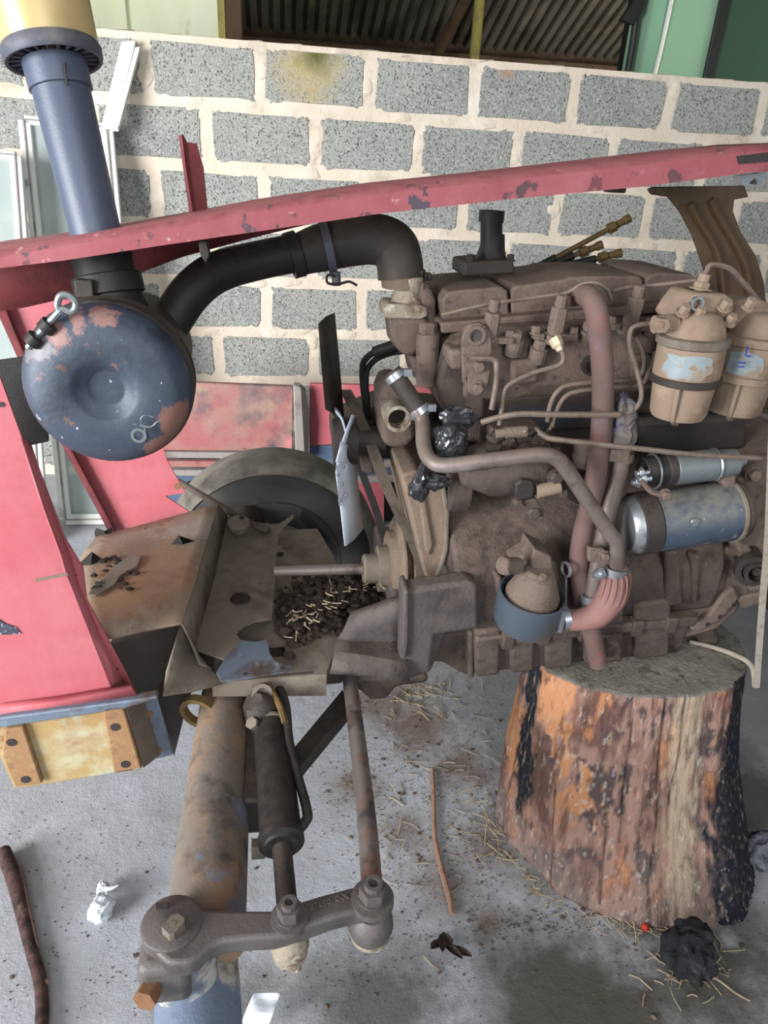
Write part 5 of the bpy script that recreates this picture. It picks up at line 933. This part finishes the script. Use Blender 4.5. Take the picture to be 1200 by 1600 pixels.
#@@PROPS
# ------------------------------------------------------------------ stump
def stump():
    n, m = 360, 140; vs = []; fs = []; cols = []
    t0, t1 = V(.825, 1.235, .487), V(.825, 1.14, 0)
    zt = .487
    C = {'char': (38, 40, 48), 'orange': (200, 142, 100), 'pink': (164, 130, 116), 'brown': (108, 82, 74), 'purple': (92, 76, 76), 'tan': (184, 164, 140), 'pale': (206, 198, 190), 'grey': (126, 112, 106), 'red': (138, 86, 70)}
    L = {k: lin(v)[:3] for k, v in C.items()}
    def mixc(a, b_, t): t = max(0, min(1, t)); return tuple(a[i]+(b_[i]-a[i])*t for i in range(3))
    def step(v, lo, hi): return max(0, min(1, (v-lo)/(hi-lo)))
    for j in range(m+1):
        h = j/m; z = zt*h; q = 1-h
        cen = t1.lerp(t0, h); rx = .262+.012*q+.012*q*q; ry = .205+.035*q+.025*q*q
        for i in range(n):
            a = 2*math.pi*i/n; c, s = math.cos(a), math.sin(a)
            big = noise.noise(V(c*1.3, s*1.3, h*.8))*.035+noise.noise(V(c*4, s*4, h*1.2+5))*.010
            fine = noise.noise(V(c*22, s*22, h*3))*.004+noise.noise(V(c*50, s*50, h*9))*.0022
            flare = .05*q**2*max(0, math.cos(a-math.radians(-48)))**4
            k = 1+(big+fine+flare)/.26
            deg = (math.degrees(a)+360) % 360          # 270 = towards the viewer, 0 = right
            crack = 0
            for cd, w_, lo, hi in ((246, .5, .35, 1), (240, .6, .05, .42), (262, .45, 0, 1), (216, .4, 0, .5), (272, .5, .5, 1)):
                dd_ = abs((deg+noise.noise(V(cd, h*3, 0))*3)-cd)
                if dd_ < w_*1.9 and lo <= h <= hi: crack = max(crack, 1-dd_/(w_*1.9))
            k -= crack*.02
            vs.append(V(cen.x+c*rx*k, cen.y+s*ry*k, z-.001*random.random()*(j > 0)))
            # colour
            n1 = noise.noise(V(c*3.2, s*3.2, h*3.0)); n2 = noise.noise(V(c*6+3, s*6, h*6)); n3 = noise.noise(V(c*15, s*15, h*13))+.5*noise.noise(V(c*34, s*34, h*24)); n4 = noise.noise(V(c*44, s*44, h*40))
            col = mixc(L['pink'], L['brown'], step(n1+.4*n3, -.1, .35)); col = mixc(col, L['purple'], step(n2+.5*n3, .12, .3))
            left = step(deg, 246, 220)
            col = mixc(col, L['red'], step(n2*-1+.4*n3, .3, .5)*.6); col = mixc(col, L['orange'], step(n1*-1+.45*n3+left*.62-.56-.1*q, 0, .10)*step(h+.25*n2, .2, .45)*.9); col = mixc(col, L['orange'], step(n2*-1+.4*n3-.50, 0, .1)*.6)
            col = mixc(col, L['tan'], step(1-abs(deg-275)/13+n3*.6, .2, .7)*.85)
            col = mixc(col, L['grey'], step(.3-h+.25*n2, 0, .3)*.75)
            col = mixc(col, L['pale'], step(n4+.5*n3+.5*n2, .62, .8)*.5)
            lc = 1-abs(deg-(191+6*n2))/(11+6*n1)
            ch = step(lc+n3*.6, .1, .3)*step(h+.1*n2, .28, .36); ch = max(ch, step(1-abs(deg-193+6*n2)/7+n3*.7, .2, .4)*step(.55-abs(h-.36)*3, .0, .15))
            dr = (deg if deg > 120 else deg+360); ch = max(ch, step((dr-285)/12+n3*.6-max(0, h-.42)*2.2, .1, .6))
            col = mixc(col, mixc(L['char'], L['grey'], step(n4, .2, .5)*.4), ch)
            col = mixc(col, (.02, .015, .012), crack*.8)
            cols.append(col)
    for j in range(m):
        for i in range(n): i2 = (i+1) % n; fs.append((j*n+i, j*n+i2, (j+1)*n+i2, (j+1)*n+i))
    # sawn top: rings inwards
    base = m*n; prev = list(range(base, base+n)); ctr = t0
    for kx in (.985, .93, .8, .6, .4, .2, .06):
        cur = []
        for i in range(n):
            p = vs[base+i]; q = ctr+(p-ctr)*kx; q.z = zt+.003+noise.noise(q*40)*.0012; cur.append(len(vs)); vs.append(q)
            g = .5+.5*noise.noise(q*30); rr = noise.noise(V(kx*9, q.x*6, q.y*6)); cols.append(mixc(lin((126, 120, 112))[:3], lin((156, 148, 138))[:3], g+.5*rr))
        fs += [(prev[i], prev[(i+1) % n], cur[(i+1) % n], cur[i]) for i in range(n)]; prev = cur
    fs.append(tuple(prev))
    b = MB(); b.add(vs, fs); m_ = mat('stump_wood', (150, 110, 90), .85, 0, [((60, 46, 42), 40, .56, .66, (1, 1, .10), .6), ((206, 186, 168), 90, .58, .68, (1, 1, .22), .5), ((70, 52, 50), 24, .58, .66, (1, 1, .5), .5)], [(60, .008, (1, 1, .12)), (160, .004, (1, 1, .4))], None, .2, vcol='tint')
    o = b.build('tree_stump', m_, label='thick sawn log stump with charred and orange patches under the engine', cat='stump', ang=70)
    at = o.data.color_attributes.new('tint', 'FLOAT_COLOR', 'POINT')
    for i, c in enumerate(cols): at.data[i].color = (*c, 1)
    return o
SCALE_OK = stump()
def stuff(b, name, m, label, cat): return b.build(name, M[m], label=label, cat=cat, kind='stuff')
# charred lumps
b = MB(); b.blob(PZ(1075, 1490, .045), .055, 4, .35, 2.2, 3, (.85, 1.0, .8)); b.blob(PZ(1085, 1462, .06), .045, 3, .3, 2.5, 5, (.8, .8, .7)); b.build('charred_chunk', M['char'], label='burnt root lump on the floor in front of the stump', cat='wood chunk')
b = MB(); b.blob(PZ(1196, 1330, .06), .055, 4, .3, 2.5, 11, (1, .8, .7)); b.build('charred_chunk', M['ash'], label='ashy grey burnt wood lump at the right frame edge', cat='wood chunk')
b = MB(); b.blob(PZ(1008, 1449, .008), .008, 2, .3, 2, 1); b.build('plastic_bit', M['rednub'], label='tiny red plastic bit at the foot of the stump', cat='debris')
# cord over the stump
cd = [V(0, 0, 0)]
b = MB(); b.tube([PZ(1078, 1003, .497), PZ(1110, 1010, .497), PZ(1145, 1022, .497), PZ(1168, 1034, .497), PZ(1177, 1048, .49), P(1179, 1074, 1.09)], [.0045, .005, .006, .006, .006, .006], 8, 8); b.build('cord', M['rope'], label='pale cord lying across the stump top', cat='cord')
b = MB(); b.strip([P(1182, 1074, 1.06), P(1187, 1000, 1.05), P(1193, 920, 1.04), P(1200, 840, 1.02), P(1206, 700, 1.0), P(1214, 500, .98)], V(.0065, 0, 0), .004, 5); b.build('hanging_strap', M['rope'], label='pale narrow strap hanging down at the right frame edge', cat='strap')
# sticks
b = MB(); pts = [PZ(5, 1330, .02), PZ(22, 1372, .018), PZ(35, 1425, .014), PZ(48, 1480, .012), PZ(62, 1530, .012), PZ(66, 1580, .012), PZ(62, 1640, .012)]
b.tube(pts, [.016, .0165, .014, .012, .012, .012, .012], 10, 6); st1 = b.build('stick', M['bark'], label='dark thick bark stick on the floor at the left edge', cat='stick')
b = MB(); b.tube([p+V(.012, .002, .004) for p in pts[:4]], [.004, .005, .004, .002], 6, 5); b.build('bare_edge', M['barkpale'], st1)
b = MB(); b.blob(PZ(72, 1535, .014), .006, 2, .2, 2, 1); b.build('twig_knot', M['barkpale'], st1)
b = MB(); b.tube([PZ(676, 1200, .008), PZ(678, 1250, .008), PZ(680, 1310, .008), PZ(692, 1365, .008), PZ(702, 1400, .008), PZ(706, 1428, .008)], [.005, .0055, .006, .0075, .0075, .0055], 8, 6); b.build('stick', M['barkpale'], label='thin pale brown stem on the floor between tie rod and stump', cat='stick')
b = MB(); b.tube([PZ(1090, 1515, .012), PZ(1120, 1530, .006), PZ(1150, 1552, .005), PZ(1172, 1564, .005)], .0022, 6, 5); b.build('twig', M['straw'], label='wiry pale twig by the burnt root lump', cat='twig')
b = MB(); b.tube([PZ(662, 1493, .004), PZ(672, 1505, .004), PZ(687, 1517, .004)], .0016, 6, 4); b.build('twig', M['straw'], label='tiny pale twig beside the dry leaves', cat='twig')
# tissue
def crumple(c, r, sub, amp, seed, sq): b = MB(); b.blob(c, r, sub, amp*.45, 1.7, seed, sq, True); return b
b = MB(); b.crinkle(PZ(158, 1420, .026), .031, 3, .10, 4, (.75, 1.0, .75)); b.crinkle(PZ(161, 1388, .02), .016, 3, .15, 9, (.8, 1.1, .8)); b.tube([PZ(165, 1390, .03), PZ(175, 1388, .035), PZ(185, 1383, .04)], [.006, .004, .001], 6, 4); b.build('tissue', M['paper'], smooth=False, label='crumpled white tissue on the floor', cat='tissue')
b = MB(); rows = []
for j in range(7):
    row = []
    for i in range(6):
        u, v = i/5, j/6; x = 372+u*44+v*24; y = 1608-v*58+u*(1-v)*10; row.append(PZ(x, y, .03+.10*v*.3+noise.noise(V(u*3, v*3, 1))*.02))
    rows.append(row)
b.grid(rows); b.build('paper_scrap', M['paper'], solid=.002, sub=1, label='folded pale paper scrap at the bottom edge by the axle end', cat='paper')
# dry leaves
for k, (x, y, a, l) in enumerate(((690, 1475, 100, .05), (705, 1485, 60, .065), (716, 1488, 40, .06), (682, 1478, 140, .04), (698, 1470, 80, .045))):
    c = PZ(x, y, .012); d = V(math.cos(math.radians(-a)), math.sin(math.radians(-a)), .08); s_ = V(-d.y, d.x, 0)
    b = MB(); b.grid([[c+d*l*t+s_*w_*sg+V(0, 0, .008*abs(sg)+.006*math.sin(t*3)) for sg in (-1, 0, 1)] for t, w_ in ((-.5, .001), (-.2, .009), (.1, .011), (.4, .006), (.5, .001))])
    b.build('dry_leaf', M['leaf'], solid=.001, sub=1, label=('middle curled leaf of the small dry heap right of the stem', 'longest dry leaf of the small heap, pointing to the lower right', 'rightmost dry leaf of the small heap on the floor', 'leftmost small dry leaf of the heap by the pale twig', 'upper short dry leaf of the small floor heap')[k], cat='leaf', group='dry leaves on the floor')
# black plastic over the open ports
b = MB(); c = P(704, 688, 1.10); b.crinkle(c, .034, 4, .035, 3, (.95, .7, 1.0)); b.crinkle(P(716, 652, 1.11), .024, 3, .16, 7, (1.25, .6, .75)); b.crinkle(P(694, 716, 1.11), .018, 3, .14, 9, (.9, .6, .8)); b.build('plastic_wrap', M['foil'], smooth=False, label='black plastic sheet tied over the pump port', cat='plastic')
b = MB(); b.crinkle(P(655, 762, 1.14), .023, 3, .15, 12, (.85, .6, 1.15)); b.crinkle(P(682, 752, 1.14), .019, 3, .17, 13, (1.25, .6, .85)); b.tube([P(655, 750, 1.14), P(664, 725, 1.15), P(668, 712, 1.16)], [.012, .008, .004], 8, 4); b.build('plastic_wrap', M['foil'], smooth=False, label='crumpled shiny black plastic below the bent pipe', cat='plastic')
# soil heap on the frame tray
b = MB(); rnd = random.Random(3)
for k in range(1500):
    t = rnd.random(); x = 440+165*t+rnd.gauss(0, 8); y = 958-40*t+rnd.gauss(0, 20)
    if y < 895: y = 895+rnd.random()*10
    p = PZ(x, y, .56); rr = rnd.uniform(.0025, .008)*(1 if rnd.random() < .88 else 1.8); p.z = .55+.03*p.x+rnd.random()*.035*max(0, 1-abs(t-.55)*1.8); b.blob(p, rr, 1, .5, 3, k, (1.2, 1.2, .7))
stuff(b, 'soil_heap', 'dirt', 'dark crumbly soil heaped on the frame tray before the pulley', 'soil')
b = MB()
for k in range(60):
    t = rnd.random(); x = 450+150*t; y = 975-60*t+rnd.gauss(0, 14); p = PZ(x, max(y, 905), .585); p.z = .578+.035*t+rnd.random()*.012; a = rnd.random()*6.28; l = rnd.uniform(.003, .011); d = V(math.cos(a), math.sin(a), rnd.uniform(-.2, .2))*l
    b.tube([p-d, p, p+d+V(0, 0, .002)], rnd.uniform(.0008, .002), 4, 1)
stuff(b, 'chaff', 'straw', 'pale chaff and straw bits on the soil heap', 'chaff')
# grit and straw on the floor
b = MB(); rnd = random.Random(5)
for k in range(2600):
    cxx = rnd.choice(((640, 1140, 70, 40), (720, 1230, 60, 50), (660, 1350, 70, 50), (580, 1240, 50, 40), (760, 1320, 30, 60), (600, 1480, 140, 70), (850, 1440, 70, 14), (1000, 1500, 160, 60)))
    x, y = rnd.gauss(cxx[0], cxx[2]), rnd.gauss(cxx[1], cxx[3])
    if rnd.random() < .1: x, y = rnd.uniform(0, 300), rnd.uniform(1240, 1590)
    if not (0 < x < 1200 and 1060 < y < 1600): continue
    p = PZ(x, y, .001); b.blob(p, rnd.uniform(.0006, .0018)*(1 if rnd.random() < .96 else 3), 1, .6, 2, k, (1.3, 1.1, .7))
stuff(b, 'floor_grit', 'grit', 'crumbs of soil and grit scattered over the concrete floor', 'grit')
b = MB()
for k in range(420):
    w_ = rnd.random()
    if w_ < .3: x, y = rnd.gauss(650, 45), rnd.gauss(1085, 18)
    elif w_ < .62:
        an = math.radians(rnd.uniform(170, 300)); px = V(.825+.315*math.cos(an), 1.14+.285*math.sin(an), 0)*1; x = None
    elif w_ < .8: x, y = rnd.gauss(1080, 30), rnd.gauss(1510, 20)
    else: x, y = rnd.gauss(700, 60), rnd.gauss(1250, 70)
    p = PZ(x, y, .004) if x is not None else px+V(rnd.gauss(0, .015), rnd.gauss(0, .015), .006)
    a = rnd.random()*6.28; l = rnd.uniform(.008, .028); d = V(math.cos(a), math.sin(a), rnd.uniform(-.1, .25))*l
    p.z = max(p.z, abs(d.z)+.001); b.tube([p-d, p+V(rnd.gauss(0, .003), rnd.gauss(0, .003), 0), p+d], rnd.uniform(.0007, .0016), 4, 1)
stuff(b, 'straw_litter', 'straw', 'loose straw and root fibres on the floor around the stump', 'straw')
SC.render.film_transparent = False
